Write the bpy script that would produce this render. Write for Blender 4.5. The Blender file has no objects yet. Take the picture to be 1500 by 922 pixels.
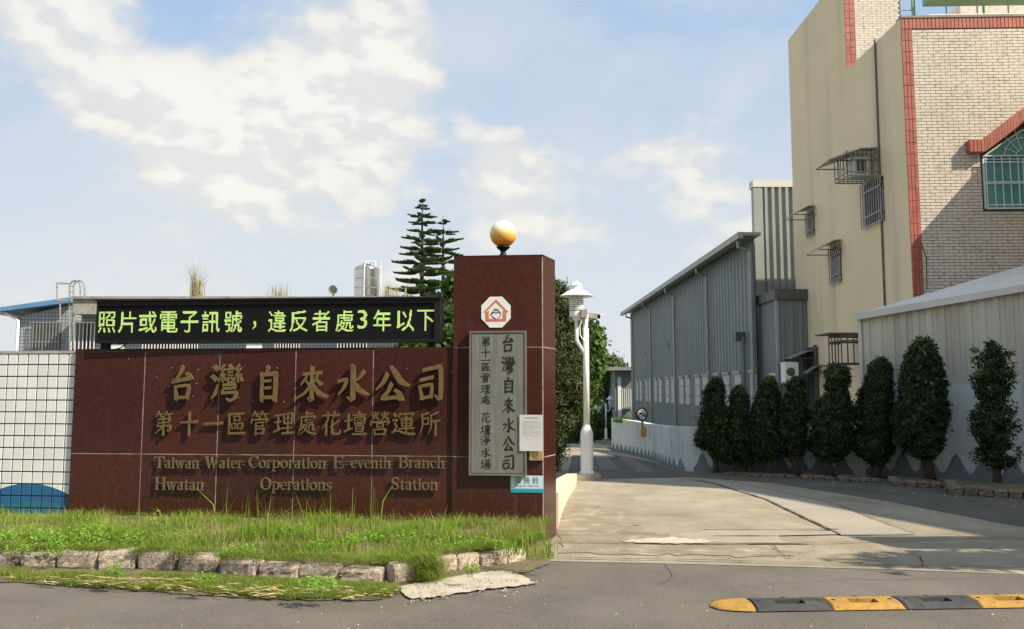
import bpy, bmesh, math, random
import numpy as np
from mathutils import Vector, Matrix
from mathutils.bvhtree import BVHTree
random.seed(7); rng = np.random.default_rng(7)
scene = bpy.context.scene
col = scene.collection
# ------------------------------------------------------------------ camera
FPX, CX, CY = 1200.0, 750.0, 461.0
PITCH = math.atan(112.0 / FPX); HC = 1.5
cam_d = bpy.data.cameras.new('camera'); cam = bpy.data.objects.new('camera', cam_d); col.objects.link(cam)
cam.location = (0, 0, HC); cam.rotation_euler = (math.pi / 2 + PITCH, 0, 0)
cam_d.sensor_fit = 'HORIZONTAL'; cam_d.sensor_width = 36.0; cam_d.lens = 36.0 * FPX / 1500.0
cam_d.clip_start = 0.05; cam_d.clip_end = 4000
scene.camera = cam
# ------------------------------------------------------------------ light: sun travels towards (-1, .55, -1.1)
SUN = Vector((1.0, -0.55, 1.1)).normalized()
sun_d = bpy.data.lights.new('sun', 'SUN'); sun = bpy.data.objects.new('sun', sun_d); col.objects.link(sun)
sun_d.energy = 5.0; sun_d.angle = math.radians(0.53); sun_d.color = (1.0, 0.90, 0.73)
sun.rotation_euler = SUN.to_track_quat('Z', 'Y').to_euler()
EL = math.asin(SUN.z); AZ = math.atan2(SUN.x, SUN.y)
world = bpy.data.worlds.new('World'); scene.world = world; world.use_nodes = True
def sky_world():
    nt = world.node_tree; N = nt.nodes; L = nt.links; N.clear()
    out = N.new('ShaderNodeOutputWorld'); bg = N.new('ShaderNodeBackground'); L.new(bg.outputs[0], out.inputs[0])
    bg.inputs['Strength'].default_value = 0.062
    sky = N.new('ShaderNodeTexSky'); sky.sky_type = 'NISHITA'; sky.sun_disc = False
    sky.sun_elevation = EL; sky.sun_rotation = AZ; sky.air_density = 1.0; sky.dust_density = 1.2; sky.ozone_density = 1.4
    tc = N.new('ShaderNodeTexCoord')
    def math_(op, a, b=None, clamp=False):
        m = N.new('ShaderNodeMath'); m.operation = op; m.use_clamp = clamp
        for i, v in enumerate((a, b)):
            if v is None: continue
            if isinstance(v, (int, float)): m.inputs[i].default_value = v
            else: L.new(v, m.inputs[i])
        return m.outputs[0]
    def ramp(v, a, b, lo=0.0, hi=1.0, smooth=True):
        m = N.new('ShaderNodeMapRange'); m.interpolation_type = 'SMOOTHSTEP' if smooth else 'LINEAR'
        m.inputs['From Min'].default_value = a; m.inputs['From Max'].default_value = b
        m.inputs['To Min'].default_value = lo; m.inputs['To Max'].default_value = hi
        L.new(v, m.inputs['Value']); return m.outputs['Result']
    def mix(f, a, b):
        m = N.new('ShaderNodeMix'); m.data_type = 'RGBA'
        for s, v in ((m.inputs[0], f), (m.inputs[6], a), (m.inputs[7], b)):
            if isinstance(v, (int, float)): s.default_value = v
            elif isinstance(v, tuple): s.default_value = v
            else: L.new(v, s)
        return m.outputs[2]
    def noise(vec, scale, det=8, rough=0.55, dist=0.0):
        n = N.new('ShaderNodeTexNoise'); n.inputs['Scale'].default_value = scale; n.inputs['Detail'].default_value = det
        n.inputs['Roughness'].default_value = rough; n.inputs['Distortion'].default_value = dist
        L.new(vec, n.inputs['Vector']); return n.outputs['Fac']
    sep = N.new('ShaderNodeSeparateXYZ'); L.new(tc.outputs['Generated'], sep.inputs[0])
    zz = sep.outputs['Z']
    # flatten the clouds towards the horizon
    mp = N.new('ShaderNodeMapping'); mp.inputs['Scale'].default_value = (1, 1, 1.7); L.new(tc.outputs['Generated'], mp.inputs[0])
    mp2 = N.new('ShaderNodeMapping'); mp2.inputs['Scale'].default_value = (1, 1, 1.7)
    mp2.inputs['Location'].default_value = (SUN.x * .016, SUN.y * .016, SUN.z * .045); L.new(tc.outputs['Generated'], mp2.inputs[0])
    def direction(px, py):
        dx, dy = px - CX, CY - py
        return Vector((dx, FPX * math.cos(PITCH) - dy * math.sin(PITCH), FPX * math.sin(PITCH) + dy * math.cos(PITCH))).normalized()
    # cloud banks: (azimuth/elevation through a photo point, radius in radians, weight)
    blobs = [((560, 95), .125, .30), ((400, 130), .15, .26), ((250, 150), .13, .20), ((60, 20), .16, .22), ((330, 270), .10, .26),
             ((1030, 215), .085, .24), ((880, 150), .06, .12), ((740, 270), .09, .26), ((1060, 300), .08, .14), ((540, 250), .08, .24), ((120, 230), .10, .04),
             ((860, 60), .16, -.30), ((1080, 100), .13, -.26), ((1010, 20), .15, -.26), ((700, 30), .07, -.18), ((250, 20), .07, -.10), ((40, 330), .11, -.05)]
    # the same banks go on round the horizon behind the camera
    rr = random.Random(3); extra = []
    for k in range(10):
        a = math.radians(45 + k * 30 + rr.uniform(-8, 8)); e = math.radians(rr.uniform(12, 35))
        extra.append((Vector((math.sin(a) * math.cos(e), math.cos(a) * math.cos(e), math.sin(e))), rr.uniform(.14, .26), .22))
    warp = N.new('ShaderNodeTexNoise'); warp.inputs['Scale'].default_value = 5.0; warp.inputs['Detail'].default_value = 4; L.new(mp.outputs[0], warp.inputs['Vector'])
    wv = N.new('ShaderNodeVectorMath'); wv.operation = 'MULTIPLY_ADD'; L.new(warp.outputs['Color'], wv.inputs[0])
    wv.inputs[1].default_value = (.16, .16, .16); 
    off = N.new('ShaderNodeVectorMath'); off.operation = 'SUBTRACT'; L.new(tc.outputs['Generated'], off.inputs[0]); off.inputs[1].default_value = (.08, .08, .08)
    L.new(off.outputs[0], wv.inputs[2])
    bank = None
    for d, r, w in [(direction(*b[0]), b[1], b[2]) for b in blobs] + extra:
        dist = N.new('ShaderNodeVectorMath'); dist.operation = 'DISTANCE'; L.new(wv.outputs[0], dist.inputs[0]); dist.inputs[1].default_value = tuple(d)
        f = math_('MULTIPLY', ramp(dist.outputs['Value'], 0.0, r * 1.25, 1.0, 0.0), w)
        bank = f if bank is None else math_('ADD', bank, f)
    def billow(vec):
        wn = N.new('ShaderNodeTexNoise'); wn.inputs['Scale'].default_value = 9; wn.inputs['Detail'].default_value = 5; L.new(vec, wn.inputs['Vector'])
        ad = N.new('ShaderNodeVectorMath'); ad.operation = 'MULTIPLY_ADD'; L.new(wn.outputs['Color'], ad.inputs[0]); ad.inputs[1].default_value = (.10, .10, .10); L.new(vec, ad.inputs[2])
        v1 = N.new('ShaderNodeTexVoronoi'); v1.feature = 'F1'; v1.inputs['Scale'].default_value = 15; L.new(ad.outputs[0], v1.inputs['Vector'])
        v2 = N.new('ShaderNodeTexVoronoi'); v2.feature = 'F1'; v2.inputs['Scale'].default_value = 34; L.new(ad.outputs[0], v2.inputs['Vector'])
        return math_('SUBTRACT', math_('MULTIPLY', v1.outputs['Distance'], -.15), math_('MULTIPLY', v2.outputs['Distance'], .07))
    n1 = math_('ADD', math_('ADD', noise(mp.outputs[0], 4.2, 9, 0.56, 0.15), billow(mp.outputs[0])), .09); n1b = math_('ADD', math_('ADD', noise(mp2.outputs[0], 4.2, 9, 0.56, 0.15), billow(mp2.outputs[0])), .09)
    d1 = math_('ADD', n1, bank)
    cover = ramp(d1, 0.46, 0.70)
    thick = ramp(d1, 0.55, 0.86)
    relief = ramp(math_('SUBTRACT', n1, n1b), -0.05, 0.045)
    lit = ramp(relief, 0, 1, 0.86, 1.0)
    haze = ramp(zz, 0.04, 0.56, 1.0, 0.0)
    wisp = math_('MULTIPLY', ramp(noise(mp.outputs[0], 2.2, 6, 0.55, .3), .40, .72), .6)
    base = mix(0.78, sky.outputs[0], (4.2, 6.7, 10.2, 1))
    base = mix(math_('MULTIPLY', haze, .80, True), base, (8.9, 8.95, 8.85, 1))
    base = mix(wisp, base, (8.8, 8.8, 8.6, 1))
    warm = mix(relief, (8.7, 8.7, 8.65, 1), (10.5, 10.3, 9.7, 1))
    cl = mix(thick, mix(relief, (8.3, 8.35, 8.3, 1), (9.7, 9.4, 8.7, 1)), warm)
    c = mix(math_('MULTIPLY', cover, .9), base, cl)
    below = ramp(zz, -0.06, -0.01)
    c = mix(below, (2.0, 1.9, 1.7, 1), c)
    L.new(c, bg.inputs['Color'])
sky_world()
scene.view_settings.view_transform = 'Standard'; scene.view_settings.look = 'None'
scene.view_settings.exposure = 0.58; scene.view_settings.gamma = 1.0
# ------------------------------------------------------------------ helpers: photo pixel -> place
def ray(px, py):
    dx, dy = px - CX, CY - py
    return Vector((dx, FPX * math.cos(PITCH) - dy * math.sin(PITCH), FPX * math.sin(PITCH) + dy * math.cos(PITCH)))
CAM = Vector((0, 0, HC))
def at(px, py, Y):
    r = ray(px, py); return CAM + r * (Y / r.y)
def ground(px, py, z=0.0):
    r = ray(px, py); return CAM + r * ((z - HC) / r.z)
def hill(y):
    return -0.05 * max(0.0, min(y, 52.0) - 22.0)
class Frame:
    """a vertical face: origin O, u to the right seen from in front, n outwards"""
    def __init__(s, O, u):
        s.O = Vector((O[0], O[1], 0)); s.u = Vector((u[0], u[1], 0)).normalized(); s.n = Vector((s.u.y, -s.u.x, 0))
    def p(s, a, h, o=0.0): return s.O + s.u * a + s.n * o + Vector((0, 0, h))
    def hit(s, px, py, o=0.0):
        r = ray(px, py); O = s.O + s.n * o; t = (O - CAM).dot(s.n) / r.dot(s.n); q = CAM + r * t
        return (q - O).dot(s.u), q.z
def ring(a, b): return [(a + i) % b for i in range(b)]
class MB:
    def __init__(s): s.v = []; s.f = []
    def add(s, vs, fs):
        k = len(s.v); s.v += [tuple(v) for v in vs]; s.f += [tuple(i + k for i in f) for f in fs]; return s
    def hexa(s, q):   # 8 corners: bottom ring (4, counter-clockwise seen from above), top ring
        return s.add(q, [(3, 2, 1, 0), (4, 5, 6, 7), (0, 1, 5, 4), (1, 2, 6, 5), (2, 3, 7, 6), (3, 0, 4, 7)])
    def box(s, x0, x1, y0, y1, z0, z1):
        return s.hexa([(x0, y0, z0), (x1, y0, z0), (x1, y1, z0), (x0, y1, z0), (x0, y0, z1), (x1, y0, z1), (x1, y1, z1), (x0, y1, z1)])
    def fbox(s, F, a0, a1, h0, h1, o0, o1):   # box in a frame; o outwards, o1 > o0
        return s.hexa([F.p(a0, h0, o1), F.p(a1, h0, o1), F.p(a1, h0, o0), F.p(a0, h0, o0), F.p(a0, h1, o1), F.p(a1, h1, o1), F.p(a1, h1, o0), F.p(a0, h1, o0)])
    def fbevel(s, F, a0, a1, h0, h1, o0, o1, b):
        P = [F.p(a0, h0, o0), F.p(a1, h0, o0), F.p(a1, h1, o0), F.p(a0, h1, o0), F.p(a0, h0, o1 - b), F.p(a1, h0, o1 - b), F.p(a1, h1, o1 - b), F.p(a0, h1, o1 - b),
             F.p(a0 + b, h0 + b, o1), F.p(a1 - b, h0 + b, o1), F.p(a1 - b, h1 - b, o1), F.p(a0 + b, h1 - b, o1)]
        fs = [(8, 9, 10, 11)]
        for i in range(4):
            j = (i + 1) % 4; fs += [(i, j, 4 + j, 4 + i), (4 + i, 4 + j, 8 + j, 8 + i)]
        return s.add(P, fs)
    def prism(s, poly, z0, z1):
        n = len(poly); return s.add([(p[0], p[1], z0) for p in poly] + [(p[0], p[1], z1) for p in poly],
            [tuple(reversed(range(n))), tuple(range(n, 2 * n))] + [(i, (i + 1) % n, n + (i + 1) % n, n + i) for i in range(n)])
    def fprism(s, F, poly, o0, o1):     # polygon of (a,h) counter-clockwise seen from in front, extruded outwards
        n = len(poly); return s.add([F.p(a, h, o0) for a, h in poly] + [F.p(a, h, o1) for a, h in poly],
            [tuple(reversed(range(n))), tuple(range(n, 2 * n))] + [(i, (i + 1) % n, n + (i + 1) % n, n + i) for i in range(n)])
    def sheet(s, pts): return s.add(pts, [tuple(range(len(pts)))])
    def tube(s, path, r, n=8, cap=True):
        path = [Vector(p) for p in path]; rs = r if isinstance(r, (list, tuple)) else [r] * len(path); k = len(s.v); prev = None
        for i, p in enumerate(path):
            d = (path[min(i + 1, len(path) - 1)] - path[max(i - 1, 0)]).normalized()
            if prev is None:
                a = d.cross(Vector((0, 0, 1)));  a = d.cross(Vector((1, 0, 0))) if a.length < .05 else a
            else: a = prev - d * prev.dot(d)
            a.normalize(); prev = a; b = d.cross(a)
            for j in range(n):
                t = 2 * math.pi * j / n; s.v.append(tuple(p + (a * math.cos(t) + b * math.sin(t)) * rs[i]))
        m = len(path)
        for i in range(m - 1):
            for j in range(n):
                s.f.append((k + i * n + j, k + i * n + (j + 1) % n, k + (i + 1) * n + (j + 1) % n, k + (i + 1) * n + j))
        if cap: s.f.append(tuple(k + j for j in reversed(range(n)))); s.f.append(tuple(k + (m - 1) * n + j for j in range(n)))
        return s
    def lathe(s, c, prof, n=24, cap=True):
        k = len(s.v); c = Vector(c)
        for r, z in prof:
            for j in range(n): t = 2 * math.pi * j / n; s.v.append((c.x + r * math.cos(t), c.y + r * math.sin(t), c.z + z))
        m = len(prof)
        for i in range(m - 1):
            for j in range(n): s.f.append((k + i * n + j, k + i * n + (j + 1) % n, k + (i + 1) * n + (j + 1) % n, k + (i + 1) * n + j))
        if cap:
            s.f.append(tuple(k + j for j in reversed(range(n)))); s.f.append(tuple(k + (m - 1) * n + j for j in range(n)))
        return s
    def ribbed(s, F, a0, a1, h0, h1, pitch, depth, o=0.0, frac=.35):   # corrugated sheet; h1 may be a function of a
        hf = h1 if callable(h1) else (lambda a: h1)
        xs = []; a = a0
        while a < a1:
            w = pitch
            for t, d in ((0, 0), (.5 - frac / 2 - .1, 0), (.5 - frac / 2, 1), (.5 + frac / 2, 1), (.5 + frac / 2 + .1, 0)):
                if a + t * w < a1: xs.append((a + t * w, o + d * depth))
            a += w
        xs.append((a1, o))
        pts = []
        for a, d in xs: pts += [F.p(a, h0, d), F.p(a, hf(a), d)]
        return s.add(pts, [(2 * i, 2 * i + 2, 2 * i + 3, 2 * i + 1) for i in range(len(xs) - 1)])
    def mesh(s, name, org=Vector((0, 0, 0)), smooth=False):
        me = bpy.data.meshes.new(name); me.from_pydata([(v[0] - org[0], v[1] - org[1], v[2] - org[2]) for v in s.v], [], s.f)
        if smooth: me.polygons.foreach_set('use_smooth', [True] * len(me.polygons))
        me.update(); return me
    def build(s, name, mat, parent=None, smooth=False, **kw):
        org = WORG.get(parent.name, Vector((0, 0, 0))) if parent else kw.pop('origin', Vector((0, 0, 0)))
        org = Vector(org)
        me = s.mesh(name, org, smooth); me.materials.append(mat)
        o = bpy.data.objects.new(name, me); col.objects.link(o)
        if parent: o.parent = parent
        else: o.location = org
        WORG[o.name] = org
        tag(o, **kw); return o
WORG = {}
def tag(o, label=None, cat=None, group=None, kind=None):
    for k, v in (('label', label), ('category', cat), ('group', group), ('kind', kind)):
        if v: o[k] = v
    return o
def thing(name, loc, label, cat, group=None):
    o = bpy.data.objects.new(name, None); col.objects.link(o); o.location = loc; o.empty_display_size = .2
    WORG[o.name] = Vector(loc); return tag(o, label, cat, group)
def shade_auto(o, ang=35):
    me = o.data; me.polygons.foreach_set('use_smooth', [True] * len(me.polygons))
    bm = bmesh.new(); bm.from_mesh(me)
    for e in bm.edges:
        if len(e.link_faces) != 2 or e.calc_face_angle(0) > math.radians(ang): e.smooth = False
    bm.to_mesh(me); bm.free(); return o
# ------------------------------------------------------------------ materials
def pm(name, c1, c2=None, scale=4.0, rough=.7, bump=0.0, bscale=60.0, metal=0.0, spec=.5, stain=None, rnd=0.0, streak=None, coat=0.0, det=6, emit=None, speck=None, trans=0.0):
    m = bpy.data.materials.new(name); m.use_nodes = True; nt = m.node_tree; N = nt.nodes; L = nt.links; b = N['Principled BSDF']
    b.inputs['Roughness'].default_value = rough; b.inputs['Metallic'].default_value = metal; b.inputs['Specular IOR Level'].default_value = spec
    b.inputs['Coat Weight'].default_value = coat
    tc = N.new('ShaderNodeTexCoord'); vec = tc.outputs['Object']
    def noise(sc, d=det, r=.6, v=None):
        n = N.new('ShaderNodeTexNoise'); n.inputs['Scale'].default_value = sc; n.inputs['Detail'].default_value = d; n.inputs['Roughness'].default_value = r
        L.new(v or vec, n.inputs['Vector']); return n.outputs['Fac']
    def mr(v, a, bb, lo=0, hi=1):
        k = N.new('ShaderNodeMapRange'); k.inputs['From Min'].default_value = a; k.inputs['From Max'].default_value = bb; k.inputs['To Min'].default_value = lo; k.inputs['To Max'].default_value = hi
        L.new(v, k.inputs['Value']); return k.outputs['Result']
    def mix(f, a, bb, mode='MIX'):
        k = N.new('ShaderNodeMix'); k.data_type = 'RGBA'; k.blend_type = mode
        for s_, v in ((k.inputs[0], f), (k.inputs[6], a), (k.inputs[7], bb)):
            if isinstance(v, (int, float)): s_.default_value = v
            elif isinstance(v, tuple): s_.default_value = v if len(v) == 4 else v + (1,)
            else: L.new(v, s_)
        return k.outputs[2]
    c2 = c2 or tuple(x * .8 for x in c1)
    c = mix(mr(noise(scale), .34, .66), c1, c2)
    if speck:
        sc, lo, hi, scol = speck; c = mix(mr(noise(sc, 2, .5), lo, hi), c, scol)
    if stain:
        st = stain if isinstance(stain, list) else [stain]
        for sc, lo, hi, scol in st: c = mix(mr(noise(sc, 7, .65), lo, hi), c, scol)
    if streak:
        sx, sz, lo, hi, scol = streak; mp = N.new('ShaderNodeMapping'); mp.inputs['Scale'].default_value = (sx, sx, sz); L.new(vec, mp.inputs[0])
        c = mix(mr(noise(1.0, 6, .6, mp.outputs[0]), lo, hi), c, scol)
    if rnd:
        oi = N.new('ShaderNodeObjectInfo'); hs = N.new('ShaderNodeHueSaturation'); L.new(c, hs.inputs['Color']); L.new(mr(oi.outputs['Random'], 0, 1, 1 - rnd, 1 + rnd), hs.inputs['Value']); c = hs.outputs[0]
    L.new(c, b.inputs['Base Color'])
    if bump:
        bp = N.new('ShaderNodeBump'); bp.inputs['Strength'].default_value = min(1, bump); bp.inputs['Distance'].default_value = .01 * max(1, bump)
        L.new(noise(bscale, 5, .7), bp.inputs['Height']); L.new(bp.outputs[0], b.inputs['Normal'])
    if emit: b.inputs['Emission Color'].default_value = emit[0] + (1,); b.inputs['Emission Strength'].default_value = emit[1]
    if trans:
        t = N.new('ShaderNodeBsdfTranslucent'); L.new(c, t.inputs['Color']); ms = N.new('ShaderNodeMixShader'); ms.inputs[0].default_value = trans
        L.new(b.outputs[0], ms.inputs[1]); L.new(t.outputs[0], ms.inputs[2]); L.new(ms.outputs[0], N['Material Output'].inputs['Surface'])
    return m
def grid_mat(name, c, mortar, w, h, rough=.4, axis='X', mort=.06, offset=0.0):
    m = pm(name, c, rough=rough); nt = m.node_tree; N = nt.nodes; L = nt.links; b = N['Principled BSDF']
    tc = N.new('ShaderNodeTexCoord'); sp = N.new('ShaderNodeSeparateXYZ'); cb = N.new('ShaderNodeCombineXYZ'); L.new(tc.outputs['Object'], sp.inputs[0])
    L.new(sp.outputs[axis], cb.inputs[0]); L.new(sp.outputs['Z'], cb.inputs[1])
    br = N.new('ShaderNodeTexBrick'); br.offset = offset; L.new(cb.outputs[0], br.inputs['Vector']); br.inputs['Scale'].default_value = 1
    br.inputs['Brick Width'].default_value = w; br.inputs['Row Height'].default_value = h; br.inputs['Mortar Size'].default_value = min(w, h) * mort
    br.inputs['Color1'].default_value = c + (1,); br.inputs['Color2'].default_value = tuple(x * .9 for x in c) + (1,); br.inputs['Mortar'].default_value = mortar + (1,)
    L.new(br.outputs['Color'], b.inputs['Base Color']); return m
M = {}
M['granite'] = pm('granite', (.056, .0155, .0115), (.033, .0105, .0085), 26, .10, .03, 200, spec=.42, speck=(330, .60, .70, (.25, .10, .08)), stain=(1.5, .52, .9, (.055, .016, .013)), rnd=.16, streak=(9, .5, .60, .85, (.11, .05, .042)))
M['joint'] = pm('joint', (.40, .36, .32), (.12, .09, .08), 5, .9)
M['mortar'] = pm('mortar', (.46, .43, .38), (.28, .26, .23), 9, .9, .4, 120)
M['gold'] = pm('gold', (.27, .19, .085), (.20, .14, .06), 16, .42, .15, 90, metal=.55, stain=(7, .58, .8, (.20, .12, .055)))
M['gold_dull'] = pm('gold_dull', (.30, .24, .14), (.20, .16, .095), 20, .42, .15, 90, metal=.6)
M['steel_plaque'] = pm('steel_plaque', (.23, .235, .21), (.19, .195, .175), 3, .42, .05, 200, metal=.35, stain=(2.2, .5, .75, (.26, .245, .19)), streak=(60, 2, .5, .8, (.38, .38, .35)))
M['steel_edge'] = pm('steel_edge', (.55, .53, .46), (.40, .39, .34), 3, .3, metal=.85)
M['ink'] = pm('ink', (.012, .011, .010), rough=.5)
M['black'] = pm('black', (.009, .009, .010), (.013, .013, .013), 10, .5, spec=.25)
M['led_face'] = pm('led_face', (.012, .012, .012), (.008, .008, .008), 50, .7, spec=.15)
M['led'] = pm('led', (.3, .5, .08), rough=.5, emit=((.52, .66, .24), .80))
M['tile_white'] = pm('tile_white', (.76, .78, .76), (.69, .70, .69), 3, .22, .05, 20, rnd=.05, stain=(2.5, .6, .9, (.55, .56, .54)))
M['grout_dark'] = pm('grout_dark', (.05, .055, .055), (.03, .03, .03), 10, .9, .3, 100)
M['cap'] = pm('cap', (.42, .41, .38), (.3, .29, .27), 6, .8, .3, 60)
M['asphalt'] = pm('asphalt', (.165, .141, .117), (.118, .101, .087), 1.3, .9, 1.0, 170, speck=(120, .60, .70, (.46, .41, .34)), stain=[(.5, .5, .8, (.21, .19, .165)), (.28, .55, .75, (.105, .095, .088)), (55, .56, .7, (.065, .06, .054))], det=10)
M['concrete'] = pm('concrete', (.38, .33, .25), (.28, .24, .175), 1.7, .92, .9, 90, stain=[(.55, .46, .66, (.23, .19, .125)), (3.5, .54, .70, (.24, .20, .135)), (40, .58, .7, (.20, .175, .13))], speck=(150, .62, .72, (.62, .57, .48)), det=9)
M['concrete_gray'] = pm('concrete_gray', (.36, .32, .255), (.29, .255, .20), 1.2, .9, .7, 100, stain=[(.9, .54, .76, (.24, .215, .175)), (40, .6, .7, (.2, .18, .15))], speck=(150, .62, .72, (.5, .47, .40)), det=9)
M['concrete_pale'] = pm('concrete_pale', (.54, .48, .38), (.42, .37, .29), 5, .92, 1.0, 60, stain=(9, .52, .72, (.30, .27, .21)), det=9)
M['concrete_dark'] = pm('concrete_dark', (.19, .17, .15), (.14, .125, .11), 1.5, .92, .8, 100, stain=(5, .5, .7, (.10, .09, .08)), det=9)
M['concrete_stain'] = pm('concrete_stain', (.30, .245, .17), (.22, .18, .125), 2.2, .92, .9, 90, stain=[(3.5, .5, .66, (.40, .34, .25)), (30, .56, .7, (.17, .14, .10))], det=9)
M['concrete_new'] = pm('concrete_new', (.56, .49, .37), (.46, .39, .29), 5, .92, .8, 60, stain=(9, .5, .7, (.36, .31, .23)), det=9)
M['patch_dark'] = pm('patch_dark', (.125, .112, .088), (.085, .076, .062), 1, .9, .9, 130, speck=(140, .62, .72, (.25, .22, .18)))
M['crack'] = pm('crack', (.04, .036, .03), rough=1)
M['rust'] = pm('rust', (.20, .085, .04), (.12, .06, .035), 8, .8, .4, 60)
M['soil'] = pm('soil', (.20, .15, .085), (.09, .075, .04), 5, 1, 1.5, 40, stain=(9, .5, .7, (.12, .15, .035)), det=9)
M['far_ground'] = pm('far_ground', (.19, .17, .11), (.10, .12, .05), .25, 1, .8, 5, det=9)
M['stone'] = pm('stone', (.60, .49, .40), (.44, .355, .29), 9, .93, 3.0, 30, stain=(6, .56, .76, (.19, .155, .12)), speck=(60, .6, .7, (.6, .54, .46)), rnd=.14)
M['stone_dark'] = pm('stone_dark', (.22, .17, .125), (.15, .12, .095), 9, .93, 1.5, 38, rnd=.22)
def leafm(name, a, b, sc=2.2, trans=.3, rough=.55, hi=None):
    return pm(name, a, b, sc, rough, trans=trans, spec=.35, speck=(14, .55, .72, hi) if hi else None)
M['grass'] = leafm('grass', (.26, .41, .04), (.15, .26, .03), 3.5, .4, hi=(.33, .36, .07))
M['grass_dry'] = leafm('grass_dry', (.50, .40, .17), (.30, .26, .10), 5, .3)
M['moss'] = leafm('moss', (.24, .31, .04), (.14, .20, .03), 9, .3, hi=(.30, .33, .06))
M['weed'] = leafm('weed', (.26, .47, .045), (.15, .30, .03), 8, .4, hi=(.32, .46, .09))
M['straw'] = pm('straw', (.66, .50, .28), (.45, .32, .16), 9, .8, rnd=.1)
M['topiary'] = leafm('topiary', (.030, .055, .012), (.015, .030, .008), 3.5, .22, hi=(.075, .115, .022))
M['topiary_tip'] = leafm('topiary_tip', (.13, .21, .03), (.08, .14, .02), 5, .35)
M['pine'] = leafm('pine', (.16, .25, .09), (.10, .16, .06), 1.2, .3)
M['leaf_dark'] = leafm('leaf_dark', (.060, .085, .016), (.03, .046, .011), 1.6, .2, hi=(.11, .13, .022))
M['leaf_mid'] = leafm('leaf_mid', (.10, .18, .03), (.05, .10, .02), 1.6, .35, hi=(.17, .27, .04))
M['leaf_yellow'] = leafm('leaf_yellow', (.42, .36, .04), (.25, .26, .04), 3, .35)
M['leaf_far'] = leafm('leaf_far', (.085, .13, .035), (.045, .075, .022), .5, .3, hi=(.13, .19, .05))
M['bark'] = pm('bark', (.10, .075, .05), (.055, .042, .03), 12, .95, 1.5, 30)
M['beige'] = pm('beige', (.84, .69, .46), (.79, .645, .43), .7, .88, .15, 60, streak=(1.1, .09, .54, .82, (.52, .44, .32)), stain=(.35, .55, .85, (.70, .585, .40)))
M['brick_tile'] = pm('brick_tile', (.68, .61, .52), (.60, .535, .45), 1.6, .6, .2, 60, speck=(9, .5, .68, (.50, .435, .35)))
M['brick_mortar'] = pm('brick_mortar', (.15, .115, .09), (.10, .08, .065), 8, .95)
M['red_tile'] = pm('red_tile', (.43, .125, .085), (.33, .09, .06), 6, .5, .3, 60, rnd=.14)
M['parapet'] = pm('parapet', (.32, .29, .24), (.24, .22, .18), 3, .9)
M['galv'] = pm('galv', (.42, .41, .38), (.31, .30, .28), 5, .5, metal=.45, stain=(8, .6, .8, (.25, .17, .11)))
M['dark_metal'] = pm('dark_metal', (.15, .145, .14), (.09, .085, .08), 8, .55, metal=.4)
M['glass_dark'] = pm('glass_dark', (.035, .042, .045), (.02, .025, .03), 1, .08, spec=.8)
M['glass_teal'] = pm('glass_teal', (.10, .33, .31), (.06, .24, .23), 2, .12, spec=.8)
M['white_metal'] = pm('white_metal', (.84, .84, .82), (.79, .79, .77), 3, .38, stain=(5, .66, .85, (.62, .58, .52)))
M['teal_frame'] = pm('teal_frame', (.62, .72, .70), (.52, .63, .62), 3, .4)
M['green_paint'] = pm('green_paint', (.20, .40, .27), (.15, .33, .22), 3, .5)
M['ware_wall'] = pm('ware_wall', (.20, .235, .235), (.165, .195, .20), .5, .5, .05, 30, metal=.1, streak=(2.5, .12, .5, .8, (.16, .19, .20)))
M['shed_wall'] = pm('shed_wall', (.37, .39, .37), (.31, .33, .32), .6, .5, metal=.15, streak=(3, .15, .55, .8, (.30, .29, .25)))
M['lean_wall'] = pm('lean_wall', (.64, .61, .52), (.56, .53, .455), .8, .6, .1, 40, streak=(2.2, .1, .5, .78, (.36, .34, .29)))
M['roof_white'] = pm('roof_white', (.72, .71, .68), (.60, .59, .55), 2, .5)
M['wall_paint'] = pm('wall_paint', (.68, .72, .71), (.58, .63, .63), 1.2, .85, .3, 40, streak=(1.8, .22, .54, .78, (.23, .26, .26)), stain=(1.6, .58, .82, (.36, .39, .39)))
M['wave_paint'] = pm('wave_paint', (.21, .25, .28), (.16, .20, .23), 3, .85)
M['kerb_cream'] = pm('kerb_cream', (.72, .61, .48), (.60, .50, .39), 5, .85, .4, 60, stain=(6, .58, .76, (.36, .29, .22)))
M['steel_tank'] = pm('steel_tank', (.66, .65, .61), (.55, .54, .51), 3, .18, metal=1.0)
M['office_conc'] = pm('office_conc', (.34, .335, .31), (.22, .215, .20), 3, .9, .5, 30, stain=(4, .5, .75, (.42, .41, .39)))
M['office_tile'] = grid_mat('office_tile', (.34, .38, .42), (.10, .11, .125), .105, .105, .4, 'X', .10)
M['blue_roof'] = pm('blue_roof', (.12, .27, .52), (.10, .22, .42), 2, .5)
M['orange'] = pm('orange', (.62, .20, .07), rough=.6)
M['white_plate'] = pm('white_plate', (.76, .77, .77), (.72, .73, .73), 3, .3)
M['louvre'] = pm('louvre', (.50, .52, .51), (.42, .44, .44), 3, .5)
M['paper'] = pm('paper', (.62, .62, .62), (.56, .56, .56), 8, .25, stain=(6, .58, .8, (.45, .46, .47)))
M['print_gray'] = pm('print_gray', (.33, .33, .33), rough=.7)
M['print_dark'] = pm('print_dark', (.05, .045, .06), rough=.7)
M['maroon'] = pm('maroon', (.12, .03, .05), rough=.7)
M['sky_plate'] = pm('sky_plate', (.55, .72, .80), (.50, .68, .77), 3, .3)
M['teal_print'] = pm('teal_print', (.02, .33, .42), rough=.4)
M['brass'] = pm('brass', (.62, .45, .22), (.5, .36, .17), 10, .4, metal=.5)
M['bump_black'] = pm('bump_black', (.050, .052, .056), (.036, .037, .040), 5, .75, .8, 90, stain=(9, .5, .7, (.085, .08, .072)))
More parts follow.
